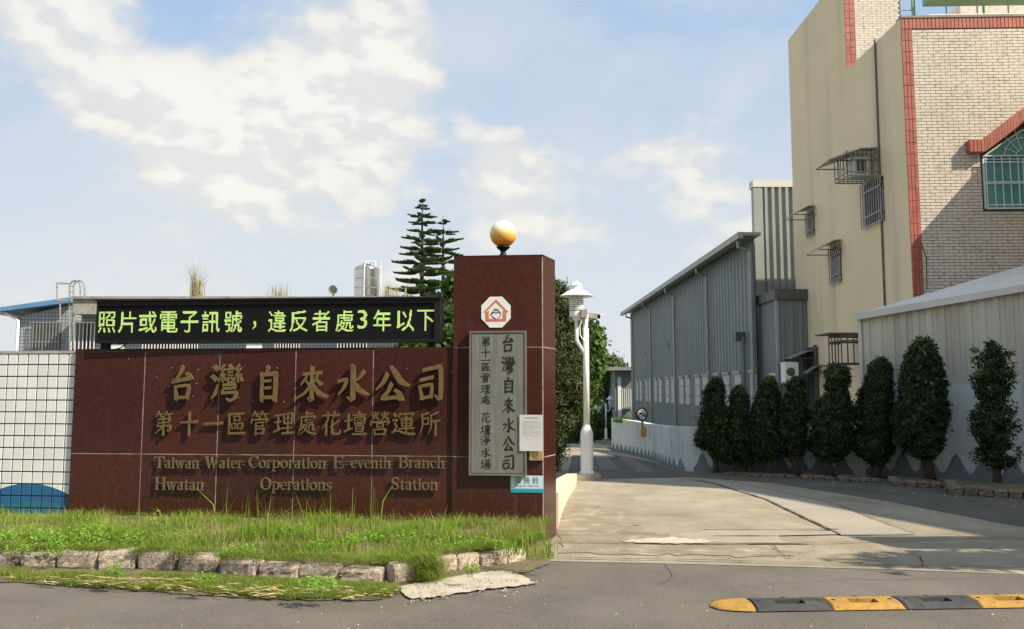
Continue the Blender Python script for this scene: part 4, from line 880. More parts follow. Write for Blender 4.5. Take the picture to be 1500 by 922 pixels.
# windows on the side wall
a0, a1, h0, h1 = px_box(SW, 1260, 272, 1290, 326, .1); h0 = SW.hit(1275, 330, .1)[1]; h1 = SW.hit(1275, 264, .1)[1]; grille(SW, a0, a1, h0, h1, .1, M['galv'], bd, 9)
for x0, x1, yt, yb, xo in ((1181, 1191, 312, 346, 1153), (1213, 1228, 364, 416, 1185)):
    a0 = SW.hit(x0, 340, .06)[0]; a1 = SW.hit(x1, 340, .06)[0]; h0 = SW.hit((x0 + x1) / 2, yb, .06)[1]; h1 = SW.hit((x0 + x1) / 2, yt, .06)[1]
    grille(SW, a0, a1, h0, h1, .08, M['galv'], bd, 5)
    y_ = 25.4 - (a0 + a1) / 2; out = cx_ - (xo - CX) / FPX * y_ * .998; out = min(out, 1.0); slab_awning(SW, a0 - .1, a1 + .1, h1 + .14, out * .76, .26, bd)
# air-conditioner cage high on the wall
za = 25.4 - SW.hit(1287, 262)[0]; FC = Frame((cx_, za), (1, 0)); out = cx_ - at(1241, 250, za).x
ht_ = SW.hit(1288, 219)[1]; hb_ = SW.hit(1288, 257)[1]; dp = .75
cage = thing('air_conditioner_cage', Vector((cx_ - out / 2, za + dp / 2, hb_)), 'grey barred cage around an air conditioner high on the beige wall', 'cage')
mb = MB()
def bar(p, q, r=.013, nm='cage_bar'): MB().tube([p, q], r, 5).build(nm, M['galv'], cage)
x0, x1, y0, y1 = cx_ - out, cx_, za, za + dp
for i in range(8): x = x0 + (x1 - x0) * i / 7; bar((x, y0, hb_), (x, y0, ht_)); bar((x, y1, hb_), (x, y1, ht_))
for i in range(5): y = y0 + dp * i / 4; bar((x0, y, hb_), (x0, y, ht_)); bar((x0, y, hb_), (x1, y, hb_))
for h in (hb_, hb_ + .10, ht_ - .04):
    for p, q in (((x0, y0), (x1, y0)), ((x0, y1), (x1, y1)), ((x0, y0), (x0, y1))): bar((p[0], p[1], h), (q[0], q[1], h), .018, 'cage_rail')
AF = Frame((cx_, y1), (0, -1)); slab_awning(AF, -.05, dp + .05, ht_ + .05, out + .45, .30, cage)
MB().box(x0 + .22, x1 - .12, y0 + .15, y1 - .12, hb_ + .06, ht_ - .12).build('cooler_unit', M['white_metal'], cage)
MB().box(x0 + .30, x1 - .22, y0 + .14, y0 + .152, hb_ + .11, ht_ - .17).build('cooler_grille', M['dark_metal'], cage)
# lower cage half hidden by the lean-to
za = 25.4 - SW.hit(1272, 500)[0]; out = cx_ - at(1228, 510, za).x; ht_ = SW.hit(1271, 492)[1]; hb_ = SW.hit(1271, 533)[1]
cage = thing('lower_window_cage', Vector((cx_ - out / 2, za + .35, hb_)), 'empty dark barred window cage beside the lean-to corner', 'cage')
x0, x1, y0, y1 = cx_ - out, cx_, za - .2, za + .6
for i in range(6): x = x0 + (x1 - x0) * i / 5; MB().tube([(x, y0, hb_), (x, y0, ht_)], .018, 5).build('cage_bar', M['dark_metal'], cage)
for i in range(5): y = y0 + (y1 - y0) * i / 4; MB().tube([(x0, y, hb_), (x0, y, ht_)], .016, 5).build('cage_bar', M['dark_metal'], cage)
for h in (hb_, ht_ - .14, ht_):
    for p, q in (((x0, y0), (x1, y0)), ((x0, y0), (x0, y1)), ((x0, y1), (x1, y1))): MB().tube([(p[0], p[1], h), (q[0], q[1], h)], .022, 5).build('cage_rail', M['dark_metal'], cage)
MB().box(x0 - .32, x1, y0 - .03, y1 + .1, ht_ + .03, ht_ + .06).build('cage_roof', M['dark_metal'], cage)
MB().tube([(x0 - .3, y0, ht_ + .02), (x0 - .3, y0, ht_ - .22), (x0, y0, ht_ - .22)], .018, 5).build('cage_brace', M['dark_metal'], cage)
# dark doorway grille low on the wall with a little canopy
a0 = SW.hit(1178, 550)[0]; a1 = SW.hit(1199, 550)[0]; h0, h1 = SW.hit(1190, 620)[1], SW.hit(1190, 509)[1]
dw = MB().fbox(SW, a0, a1, h0, h1, .002, .05).build('service_door', M['dark_metal'], bd)
hm_ = SW.hit(1190, 541)[1]; grille(SW, a0 + .05, a1 - .05, hm_, h1 - .12, .09, M['dark_metal'], dw, 6, (0, 1), False)
for a in (a0 - .03, a1 + .03): MB().fbox(SW, a - .03, a + .03, h0, h1 + .05, .05, .12).build('door_frame', M['dark_metal'], bd)
slab_awning(SW, a0 - .1, a1, h1 - .12, .75, .22, bd)
slab_awning(SW, a1 - .1, a1 + .25, SW.hit(1200, 537)[1], .42, .2, bd)
MB().tube([SW.p(*SW.hit(1203, 536), .08), SW.p(*SW.hit(1236, 536), .08)], .025, 6).build('conduit', M['dark_metal'], bd)
MB().tube([SW.p(*SW.hit(1200, 544), .08), SW.p(*SW.hit(1222, 544), .08)], .02, 6).build('conduit', M['dark_metal'], bd)
# ------------------------------------------------------------------ warehouse
n1_ = at(1110, 573, 26.0); n2_ = at(925, 573, 52.0); WH = Frame((n2_.x, n2_.y), (n1_.x - n2_.x, n1_.y - n2_.y)); wl = math.hypot(n1_.x - n2_.x, n1_.y - n2_.y)
he = WH.hit(1105, 347)[1]; he2 = WH.hit(925, 459)[1]
wh = thing('warehouse', WH.p(wl / 2, 0), 'long blue grey ribbed metal warehouse with white downpipes beside the drive', 'building')
def ev(a): return he2 + (he - he2) * a / wl
mb = MB(); mb.ribbed(WH, 0, wl, -1.6, ev, .42, .035, 0, .25); mb.build('ribbed_wall', M['ware_wall'], wh)
bR = 14.0; mb = MB(); P0_, P1_ = WH.p(0, -1.6, -.05), WH.p(wl - 1.8, -1.6, -.05); bx = -WH.n * bR
mb.hexa([P1_, P1_ + bx, P0_ + bx, P0_, P1_ + Vector((0, 0, he + 1.55)), P1_ + bx + Vector((0, 0, he + 1.55)), P0_ + bx + Vector((0, 0, he2 + 1.55)), P0_ + Vector((0, 0, he2 + 1.55))]); mb.build('inner_body', M['ware_wall'], wh)
mb = MB(); r0, r1 = WH.p(-.3, he2 + .0, .42), WH.p(wl - 1.7, he + .0, .42); up = Vector((0, 0, .10)); bk_ = -WH.n * 7.4
mb.hexa([r0, r1, r1 + bk_ + up * 10, r0 + bk_ + up * 10, r0 + up, r1 + up, r1 + bk_ + up * 11, r0 + bk_ + up * 11]); mb.hexa([r1, r1 + WH.u * 2.05, r1 + WH.u * 2.05 - WH.n * .55, r1 - WH.n * .55, r1 + up, r1 + WH.u * 2.05 + up, r1 + WH.u * 2.05 - WH.n * .55 + up, r1 - WH.n * .55 + up]); mb.build('roof', M['galv'], wh)
mb = MB(); r0, r1 = WH.p(-.35, he2 - .10, .44), WH.p(wl + .38, he - .10, .44); o_ = WH.n * .16; up = Vector((0, 0, .20))
mb.hexa([r0 + o_, r1 + o_, r1, r0, r0 + o_ + up, r1 + o_ + up, r1 + up, r0 + up]); mb.build('gutter', M['galv'], wh)
for x in (926.5, 953, 988, 1037, 1110):
    a = WH.hit(x, 520, .12)[0]; a = min(a, wl - .05); hh_ = ev(a)
    MB().tube([WH.p(a, hh_ - .12, .50), WH.p(a, hh_ - .32, .50), WH.p(a, hh_ - .42, .14), WH.p(a, hh_ - .6, .12), WH.p(a, -1.4, .12)], .052, 8).build('downpipe', M['galv'], wh)
wpx = [(932, 934.5), (937, 940), (945.5, 948.3), (950.3, 954), (958.5, 962), (965, 969), (975, 980), (983, 988), (995, 1001), (1004, 1010), (1018, 1025), (1029, 1037), (1046, 1054.5), (1060, 1068), (1075.5, 1085), (1099, 1107)]
hw1 = WH.hit(1021, 551.5)[1]; hw0 = WH.hit(1021, 594)[1]
for x0, x1 in wpx:
    a0 = WH.hit(x0, 570, .05)[0]; a1 = WH.hit(x1, 570, .05)[0]
    w_ = MB().fbox(WH, a0, a1, hw0, hw1, .0, .045).build('window', M['louvre'], wh)
    for h in (hw0, hw0 + .32 * (hw1 - hw0), hw0 + .66 * (hw1 - hw0), hw1 - .05): MB().fbox(WH, a0 - .03, a1 + .03, h, h + .045, .045, .07).build('window_bar', M['galv'], w_)
    MB().fbox(WH, a0 - .06, a1 + .06, hw1, hw1 + .07, .0, .10).build('window_head', M['galv'], w_)
vx = WH.hit(1093, 494)
MB().fbox(WH, vx[0] - .35, vx[0] + .05, vx[1] - .12, vx[1] + .16, .03, .35).build('exhaust_hood', M['dark_metal'], wh)
MB().tube([WH.p(vx[0], vx[1], .12), WH.p(vx[0], 1.2, .12)], .07, 8).build('exhaust_stain_pipe', M['ware_wall'], wh)
for x, y0_, y1_ in ((945, 514, 520), (951.5, 502, 513), (979, 502, 511), (1037, 534, 545)):
    a, h = WH.hit(x, y1_, .05); MB().fbox(WH, a - .12, a + .12, h, WH.hit(x, y0_, .05)[1], .036, .06).build('wall_vent', M['dark_metal'], wh)
# taller ribbed shed next to the house
TS = Frame((at(1112, 573, 27.2).x, 27.2), (1, 0)); w_ = cx_ + 1.6 - TS.O.x; hts = TS.hit(1140, 268)[1]
ts = thing('tall_metal_shed', TS.p(w_ / 2, 0), 'tall ribbed metal shed between the warehouse and the beige house, sunlit above', 'shed')
MB().fbox(TS, .02, w_, -.5, hts - .02, -.35, -.05).build('shed_core', M['shed_wall'], ts)
mb = MB(); mb.ribbed(TS, .28, w_, 1.0, hts - .04, .235, .09, -.02, .4); mb.build('ribbed_front', M['shed_wall'], ts)
MB().fbox(TS, -.02, .28, -.5, hts, -.06, .06).build('corner_trim', M['shed_wall'], ts)
MB().fbox(TS, -.04, w_, hts - .16, hts + .08, -.36, .08).build('top_trim', M['roof_white'], ts)
hk = TS.hit(1125, 446)[1]
an = thing('annex_shed', (TS.O.x + .3, 25.2, 0), 'low grey metal annex under the tall shed, with an air conditioner on it', 'shed')
ax0, ax1, ay0, ay1 = at(1117, 573, 26.2).x, cx_ - .02, 24.5, 26.3
AL = Frame((ax0, ay1), (0, -1)); AFr = Frame((ax0, ay0), (1, 0))
MB().box(ax0 + .03, ax1, ay0 + .05, ay1, -.4, hk - .15).build('annex_core', M['ware_wall'], an)
mb = MB(); mb.ribbed(AL, 0, ay1 - ay0, -.4, hk - .14, .28, .03, 0, .25); mb.build('ribbed_side', M['ware_wall'], an)
mb = MB(); mb.ribbed(AFr, 0, ax1 - ax0, -.4, hk - .14, .28, .03, 0, .25); mb.build('ribbed_front', M['ware_wall'], an)
MB().box(ax0 - .10, ax1, ay0 - .12, ay1, hk - .14, hk + .16).build('annex_roof', M['dark_metal'], an)
MB().fbox(AL, (ay1 - ay0) - .05, (ay1 - ay0) + .04, -.4, hk - .14, -.02, .06).build('corner_trim', M['galv'], an)
a0, a1, h0, h1 = px_box(AL, 1123.5, 547, 1136, 606, .05); MB().fbox(AL, a0 + .2, a1, h0, h1, .0, .05).build('window', M['paper'], an)
ac_y = 23.9; c_ = at(1160, 545, ac_y); w2 = 10.5 / FPX * ac_y; h2 = 14.5 / FPX * ac_y
acu = thing('air_conditioner', Vector((c_.x, ac_y + .15, c_.z - h2)), 'white outdoor air conditioner box below the small awning by the annex', 'air conditioner')
MB().fbevel(Frame((c_.x - w2, ac_y), (1, 0)), 0, 2 * w2, c_.z - h2, c_.z + h2, -.35, 0, .02).build('casing', M['white_metal'], acu)
MB().lathe((0, 0, 0), [(.0, 0), (.13, 0), (.13, .01), (0, .01)], 20, False)
fan = MB(); n = 20; c0 = Vector((c_.x - w2 * .15, ac_y - .008, c_.z))
fan.add([c0] + [c0 + Vector((w2 * .62 * math.cos(2 * math.pi * i / n), 0, w2 * .62 * math.sin(2 * math.pi * i / n))) for i in range(n)], [(0, 1 + i, 1 + (i + 1) % n) for i in range(n)]); fan.build('fan_grille', M['dark_metal'], acu)
for sx in (-1, 1): MB().box(c_.x + sx * w2 * .7 - .02, c_.x + sx * w2 * .7 + .02, ac_y - .02, ay0 - .12 if sx < 0 else ay0 - .12, c_.z - h2 - .05, c_.z - h2).build('wall_bracket', M['galv'], acu)
MB().box(c_.x - w2 * .75, c_.x + w2 * .75, ay0 - .16, ay0 - .02, c_.z - h2 - .06, c_.z - h2 + .05).build('wall_bracket', M['galv'], acu)
# far outbuilding at the bend
OB = Frame((at(901, 573, 56).x, 56), (1, 0)); ho = OB.hit(912, 543)[1]; w_ = OB.hit(934, 560)[0]
ob = thing('far_outbuilding', OB.p(w_ / 2, -1.6), 'small grey metal outbuilding at the far end of the warehouse', 'building')
MB().fbox(OB, 0, w_, -2.2, ho, -8, 0).build('wall', M['ware_wall'], ob)
MB().fbox(OB, -.5, w_ + .2, ho, ho + .22, -8.5, .6).build('roof', M['galv'], ob)
b = px_box(OB, 905, 553, 910, 612); MB().fbox(OB, b[0], b[1], -1.5, b[3], .01, .06).build('door', M['white_metal'], ob)
b = px_box(OB, 912, 570, 924, 600); MB().fbox(OB, b[0], b[1], b[2], b[3], .01, .06).build('window', M['glass_dark'], ob)
for i in range(5): a_ = b[0] + (b[1] - b[0]) * i / 4; MB().fbox(OB, a_ - .03, a_ + .03, b[2], b[3], .06, .09).build('window_bar', M['white_metal'], ob)
# ------------------------------------------------------------------ neighbours on the right outside the frame and across the road (they shade and bound the place)
def block(name, x0, x1, y0, y1, h, label, m, nf):
    t = thing(name, ((x0 + x1) / 2, (y0 + y1) / 2, 0), label, 'building')
    MB().box(x0, x1, y0, y1, -.2, h).build('wall', m, t); MB().box(x0 - .12, x1 + .12, y0 - .12, y1 + .12, h, h + .18).build('roof_edge', M['parapet'], t)
    F = Frame((x1, y1), (-1, 0)) if y1 < 0 else Frame((x0, y1), (0, -1)); Lw = (x1 - x0) if y1 < 0 else (y1 - y0)
    for f in range(nf):
        a = .8
        while a + 1.4 < Lw:
            w = MB().fbox(F, a, a + 1.3, .9 + f * 3.1, 2.3 + f * 3.1, .004, .03).build('window', M['glass_dark'], t); MB().fbox(F, a - .08, a + 1.38, .8 + f * 3.1, .9 + f * 3.1, .0, .10).build('window_sill', M['parapet'], t); a += 2.9
    return t
SHX = 10.5
t = thing('corner_house', (13, 8, 0), 'plain cream house just right of the frame whose shadow crosses the drive', 'building')
MB().prism([(15.0, 2.8), (21, 2.8), (21, 13.5), (SHX, 13.5), (SHX, 8.8), (12.9, 8.3)], -.2, 11.0).build('wall', M['beige'], t)
MB().fbox(Frame((11.75, 17.0), (0, -1)), -1.0, 1.6, -.2, 7.9, -5, 0).build('wall', M['beige'], t)
block('shop_house', -14, -3.5, -20, -12, 9.5, 'grey shop house across the road', M['office_conc'], 3)
block('shop_house', -3.2, 6.5, -20, -12.5, 10.2, 'beige shop house across the road', M['beige'], 3)
block('shop_house', 6.8, 17, -20, -12, 9.2, 'pale tiled shop house across the road', M['tile_white'], 3)
block('shop_house', -26, -14.3, -20, -12, 8.8, 'cream shop house at the left across the road', M['lean_wall'], 2)
cp_ = thing('shadow_canopy', (9.9, 6.7, 0), 'unseen narrow canopy on posts added right of the frame to shade the drive', 'canopy')  # unseen canopy, added so that its shadow falls as a band on the drive
MB().hexa([(6.46, 6.98, 3.2), (6.70, 6.36, 3.2), (13.4, 6.36, 3.2), (13.1, 6.98, 3.2), (6.46, 6.98, 3.32), (6.70, 6.36, 3.32), (13.4, 6.36, 3.32), (13.1, 6.98, 3.32)]).build('shadow_slab', M['galv'], cp_)
for x in (8.9, 11.4): MB().tube([(x, 6.7, 0), (x, 6.7, 3.2)], .04, 8).build('canopy_post', M['galv'], cp_)
# ------------------------------------------------------------------ office building behind the sign wall
OY = 24.0; OF = Frame((at(105, 573, OY).x, OY), (1, 0)); def_o = OF
hro = OF.hit(400, 439)[1]; hs0 = OF.hit(120, 461)[1]; wO = OF.hit(655, 450)[0]
of = thing('office_building', OF.p(wO / 2, 0), 'low flat roofed grey tiled office behind the LED board', 'building')
MB().fbox(OF, .0, wO, -.3, hs0, -8, -.35).build('wall', M['office_tile'], of)
MB().fbox(OF, -.0, wO + .1, hs0, hro, -8.2, .15).build('roof_slab', M['office_conc'], of)
MB().fbox(OF, -.05, wO + .15, hro, hro + .07, -8.3, .22).build('roof_edge', M['office_conc'], of)
OFw = Frame((OF.O.x, OY + .35), (1, 0))
for x0, x1 in ((108, 141), (212, 252), (256, 292), (405, 440), (496, 538)):
    a0, a1 = OFw.hit(x0, 490)[0], OFw.hit(x1, 490)[0]; h0, h1 = 1.2, OFw.hit(x0, 473)[1]; grille(OFw, a0, a1, h0, h1, .12, M['white_metal'], of, 6 if x0 == 108 else 9, (0, .5, 1))
for x0, x1 in ((150, 183), (362, 385)):
    a0, a1 = OFw.hit(x0, 490)[0], OFw.hit(x1, 490)[0]; MB().fbox(OFw, a0, a1, 1.0, 3.0, .01, .05).build('white_panel', M['white_metal'], of)
# blue roofed annex at the far left
BY = 25.0; BF = Frame((at(19, 573, BY).x, BY), (1, 0)); wB = BF.hit(106, 480)[0] ; hl, hr = BF.hit(19, 465)[1], BF.hit(106, 445)[1]
ba = thing('blue_roofed_annex', BF.p(wB / 2, 0), 'small tiled annex with a blue sloping roof at the left of the office', 'building')
MB().fprism(BF, [(0, -.3), (wB, -.3), (wB, hr), (0, hl)], -6, 0).build('wall', M['office_tile'], ba)
ov = BF.hit(5, 460)[0]; hov = BF.hit(5, 458)[1]
MB().fprism(BF, [(ov, hov), (wB, hr + .0), (wB, hr + .16), (ov, hov + .12)], -6.3, .3).build('roof', M['blue_roof'], ba)
MB().tube([BF.p(ov - .02, hov, .3), BF.p(ov - .02, hov, -6)], .09, 8).build('gutter', M['white_metal'], ba)
MB().tube([BF.p(ov + .1, hov, .1), BF.p(.1, hov - .25, .1), BF.p(.1, 0, .1)], .05, 8).build('downpipe', M['white_metal'], ba)
a0, a1, h0, h1 = px_box(BF, 46, 473, 89, 530); grille(BF, a0, a1, h0, h1, .12, M['galv'], ba, 9, (0, .5, 1))
# caged roof ladder
lyy = OY - .1; lad = thing('caged_roof_ladder', at(104, 500, lyy), 'steel roof ladder with hooped top left of the LED board', 'ladder')
for x in (102, 108): 
    top = [(x, 455), (x, 418), (x + 3, 413), (x + 9, 411), (x + 14, 414), (x + 16, 420), (x + 16, 437)]
    MB().tube([at(x, 512, lyy)] + [at(px_, py_, lyy + .0) for px_, py_ in top], .026, 8).build('ladder_rail', M['galv'], lad)
for y in range(420, 512, 8): MB().tube([at(102, y, lyy), at(108, y, lyy)], .014, 6).build('ladder_rung', M['galv'], lad)
mb = MB()
for y in (415, 440): mb = MB(); mb.tube([at(102, y, lyy), at(84, y - 1, lyy - .1), at(82, y, lyy - .3), at(84, y + 1, lyy - .55), at(104, y + 1, lyy - .55)], .014, 6); mb.build('safety_hoop', M['galv'], lad)
for x, dy in ((83, 0), (84, -.5)): MB().tube([at(x, 415, lyy + dy), at(x, 441, lyy + dy)], .012, 6).build('hoop_strap', M['galv'], lad)
MB().tube([at(88, 441, lyy), at(88, 467, lyy)], .022, 6).build('hoop_strap', M['galv'], lad)
# stainless water tank
TY = 26.0; r_ = 18.3 / FPX * TY; tc_ = at(536.5, 437, TY); ht_ = at(536, 388, TY).z - tc_.z
tk = thing('water_tank', tc_, 'shiny stainless steel water tank on the office roof', 'water tank')
prof = [(r_ * .98, 0), (r_, .03)]; nb = 3
for k in range(nb):
    z = .03 + (ht_ * .86 - .03) * k / nb; z2 = .03 + (ht_ * .86 - .03) * (k + 1) / nb; prof += [(r_, z + .02), (r_, z2 - .05), (r_ * .955, z2 - .03), (r_, z2 - .005)]
prof += [(r_ * .97, ht_ * .89), (r_ * .75, ht_ * .95), (r_ * .35, ht_ * .985), (r_ * .3, ht_)]
shade_auto(MB().lathe(tc_, prof, 36).build('tank_body', M['steel_tank'], tk), 30)
MB().lathe(tc_ + Vector((0, 0, ht_ - .01)), [(r_ * .34, 0), (r_ * .34, .05), (r_ * .1, .07)], 20).build('tank_lid', M['steel_tank'], tk, True)
MB().tube([tc_ + Vector((0, -r_ - .03, .0)), tc_ + Vector((0, -r_ - .03, ht_ * .9)), tc_ + Vector((0, -.1, ht_ + .1)), tc_ + Vector((.3, -.1, ht_ + .1)), tc_ + Vector((.3, -.1, ht_ * .9))], .018, 6).build('inlet_pipe', M['white_metal'], tk)
MB().tube([at(558, 437, 26), at(558, 383, 26)], .012, 6).build('lightning_rod', M['white_metal'], origin=at(558, 437, 26), label='thin upright metal rod right of the water tank', cat='rod')
# loudspeaker
SY = 24.2; sc = at(488, 425, SY); ls = thing('horn_loudspeaker', at(488, 437, SY), 'grey horn loudspeaker on the office roof edge', 'loudspeaker')
rr = 7.2 / FPX * SY; d = Vector((-.15, -1, -.05)).normalized(); a_ = d.cross(Vector((0, 0, 1))).normalized(); b_ = d.cross(a_)
mb = MB(); prof = [(.03, .30), (.04, .18), (.07, .08), (rr, -.02), (rr * .93, -.02), (.05, .09), (.035, .02), (0.002, .0)]; n = 24
for r0_, z in prof:
    for j in range(n): t = 2 * math.pi * j / n; mb.v.append(tuple(sc - d * z + (a_ * math.cos(t) + b_ * math.sin(t)) * r0_))
for i in range(len(prof) - 1):
    for j in range(n): mb.f.append((i * n + j, i * n + (j + 1) % n, (i + 1) * n + (j + 1) % n, (i + 1) * n + j))
mb.build('horn', M['galv'], ls, True)
MB().tube([sc + Vector((0, .1, 0)), at(488, 438, SY + .1)], .025, 8).build('bracket', M['dark_metal'], ls)
# ------------------------------------------------------------------ lamps
def street_lamp(base, S, label, arm=0.0, group=None):
    t = thing('street_lamp', base, label, 'street lamp', group); B = Vector(base); m = M['white_metal']
    MB().box(B.x - .2 * S, B.x + .2 * S, B.y - .2 * S, B.y + .2 * S, B.z - .25, B.z + .09 * S).build('plinth', M['concrete_gray'], t)
    MB().lathe(B, [(.12 * S, .09 * S), (.12 * S, .12 * S), (.10 * S, .14 * S), (.10 * S, .72 * S), (.09 * S, .77 * S), (.056 * S, .84 * S), (.052 * S, .86 * S)], 24).build('pole_base', m, t, False)
    MB().lathe(B, [(.050 * S, .86 * S), (.045 * S, 2.62 * S)], 20).build('pole', m, t, True)
    H = B + Vector((-.15 * S if not arm else arm * S, 0, 0)); hz = 2.52 * S
    if arm: MB().tube([B + Vector((0, 0, 2.2 * S)), B + Vector((arm * .5 * S, 0, 2.05 * S)), B + Vector((arm * S, 0, 2.2 * S)), B + Vector((arm * S, 0, 2.5 * S))], .035 * S, 8).build('arm', m, t, True)
    else: MB().tube([B + Vector((0, 0, 1.95 * S)), B + Vector((-.15 * S, -.03, 2.2 * S)), B + Vector((-.15 * S, -.02, 2.55 * S))], .03 * S, 8).build('arm', m, t, True)
    shade_auto(MB().lathe(H, [(.05 * S, hz), (.075 * S, hz + .05 * S), (.11 * S, hz + .07 * S), (.11 * S, hz + .15 * S), (.08 * S, hz + .16 * S)], 24).build('collar', m, t))
    MB().lathe(H, [(.10 * S, hz + .16 * S), (.105 * S, hz + .42 * S)], 24).build('lamp_glass', M['paper'], t, True)
    mb = MB()
    for k in range(8): mb.lathe(H, [(.118 * S, hz + .17 * S + k * .031 * S), (.12 * S, hz + .185 * S + k * .031 * S)], 20)
    mb.build('louvre', m, t, kind='stuff')
    shade_auto(MB().lathe(H, [(.265 * S, hz + .39 * S), (.27 * S, hz + .395 * S), (.18 * S, hz + .455 * S), (.11 * S, hz + .50 * S), (.098 * S, hz + .50 * S), (.098 * S, hz + .56 * S), (.112 * S, hz + .57 * S), (.10 * S, hz + .59 * S), (.05 * S, hz + .615 * S), (.03 * S, hz + .64 * S)], 28).build('lamp_shade', m, t), 40)
    return t
g1 = ground(860, 703); 
street_lamp(Vector((g1.x, g1.y, 0)), 1.075, 'tall white street lamp right of the granite pillar, carrying a camera')
by = 45.0; b2_ = at(888, 645, by); street_lamp(b2_, (at(888, 580, by).z - b2_.z) / 3.16, 'small distant white street lamp at the bend of the drive', .30)
hd = at(858, 463, g1.y); ccx = thing('security_camera', at(856, 466, g1.y), 'white box security camera on the near street lamp pole', 'camera')
cp = at(869, 463, g1.y); dirc = Vector((.85, -.75, -.22)).normalized(); rt = dirc.cross(Vector((0, 0, 1))).normalized(); upv = rt.cross(dirc)
def obox(c, lx, ly, lz, name, m, parent):
    P = [c + dirc * sx * lx + rt * sy * ly + upv * sz * lz for sz in (-1, 1) for sx, sy in ((-1, -1), (1, -1), (1, 1), (-1, 1))]; MB().hexa(P).build(name, m, parent)
obox(cp, .12, .045, .040, 'camera_housing', M['white_metal'], ccx); obox(cp + upv * .046 + dirc * .02, .15, .055, .006, 'sun_visor', M['white_metal'], ccx); obox(cp + dirc * .121, .003, .035, .030, 'lens', M['black'], ccx)
MB().tube([cp - upv * .04, at(862, 470, g1.y), at(857, 472, g1.y)], .02, 8).build('bracket_arm', M['galv'], ccx)
MB().box(hd.x - .09, hd.x + .01, g1.y - .16, g1.y - .05, hd.z - .04, hd.z + .10).build('junction_box', M['galv'], ccx)
MB().tube([at(853, 468, g1.y - .12), at(849, 478, g1.y - .12), at(850, 492, g1.y - .12), at(856, 500, g1.y - .1)], .012, 6).build('camera_cable', M['white_metal'], ccx)
# ------------------------------------------------------------------ entrance kerb wall left of the drive
kp = [(818, 775, 722), (822, 757, 712), (832, 732, 702), (842, 716, 696), (845, 705, 694)]
kpts = []
for x, yb, yt in kp: g = ground(x, yb); kpts.append((Vector((g.x, g.y, 0)), at(x + 1, yt, g.y).z))
kpts = smooth_path(kpts, 5); mb = MB(); thick_path(mb, kpts, .16, -.05)
kw = mb.build('entrance_kerb', M['kerb_cream'], origin=kpts[8][0], label='curved cream concrete kerb wall beside the drive behind the pillar', cat='kerb'); shade_auto(kw)
# ------------------------------------------------------------------ convex traffic mirror
mp_ = Vector((at(941, 640, 18.45).x, 18.45, .55)); mc = at(940, 607, 18.3)
mt = thing('traffic_mirror', mp_, 'round convex traffic mirror with a dark rim and yellow plate on a short post', 'mirror')
rm = 9.6 / FPX * 18.3; dm = Vector((.40, -1, -.02)).normalized(); am = dm.cross(Vector((0, 0, 1))).normalized(); bm_ = dm.cross(am)
def disc(prof, name, m, n=32, sm=True):
    mb = MB()
    for r0_, z in prof:
        for j in range(n): t = 2 * math.pi * j / n; mb.v.append(tuple(mc + dm * z + (am * math.cos(t) + bm_ * math.sin(t)) * r0_))
    for i in range(len(prof) - 1):
        for j in range(n): mb.f.append((i * n + j, i * n + (j + 1) % n, (i + 1) * n + (j + 1) % n, (i + 1) * n + j))
    mb.build(name, m, mt, sm)
disc([(.0005, .05), (rm * .4, .044), (rm * .7, .03), (rm * .88, .012), (rm * .92, .005)], 'mirror_face', M['mirror'])
disc([(rm * .90, .0), (rm * .93, .03), (rm * 1.02, .02), (rm * 1.04, -.03), (.02, -.05)], 'mirror_rim', M['mirror_rim'])
MB().lathe(mp_, [(.03, -.05), (.03, mc.z - .55)], 12).build('post', M['galv'], mt, True)
b0, b1 = at(941, 641, 18.35), at(947, 625, 18.35); MB().box(b0.x, b1.x, 18.35, 18.37, b0.z, b1.z).build('yellow_plate', M['yellow_sign'], mt)
# ------------------------------------------------------------------ speed bump
s0 = ground(1041, 890); s1 = ground(1500, 883); SB = (s1 - s0); SB.z = 0; SB.normalize(); SN = Vector((-SB.y, SB.x, 0)); O_ = Vector((s0.x, s0.y, 0))
half = .155; Hs = .038
def seam(px_): g = ground(px_, 888); return (Vector((g.x, g.y, 0)) - O_).dot(SB)
sb = thing('speed_bump', O_ + SB * 1.2, 'black and yellow rubber speed bump lying across the near road', 'speed bump')
prof = [(-half, .004), (-half * .92, .016), (-half * .62, .031), (-half * .30, Hs), (half * .30, Hs), (half * .62, .031), (half * .92, .016), (half, .004)]
cuts = [1098, 1210, 1318, 1430, 1540, 1650]
a_prev = seam(1096)
mb = MB(); N_ = 9                                   # rounded end piece
for i in range(N_):
    t = i / (N_ - 1); x = a_prev * (1 - math.cos(t * math.pi / 2)); x = a_prev * t ** 1.0; wsc = math.sqrt(max(0.0004, 1 - (1 - t) ** 2))
    for y, z in prof: mb.v.append(tuple(O_ + SB * (x - .006) + SN * y * wsc + Vector((0, 0, .006 + z * wsc ** .7))))
for i in range(N_ - 1):
    for j in range(7): k = i * 8 + j; mb.f.append((k, k + 8, k + 9, k + 1))
shade_auto(mb.build('end_module', M['bump_yellow'], sb), 50)
def zprof(y):
    y = abs(y)
    for (y0, z0), (y1, z1) in zip(prof[4:-1], prof[5:]):
        if y <= y1: return z0 + (z1 - z0) * max(0, (y - y0)) / (y1 - y0)
    return 0.004
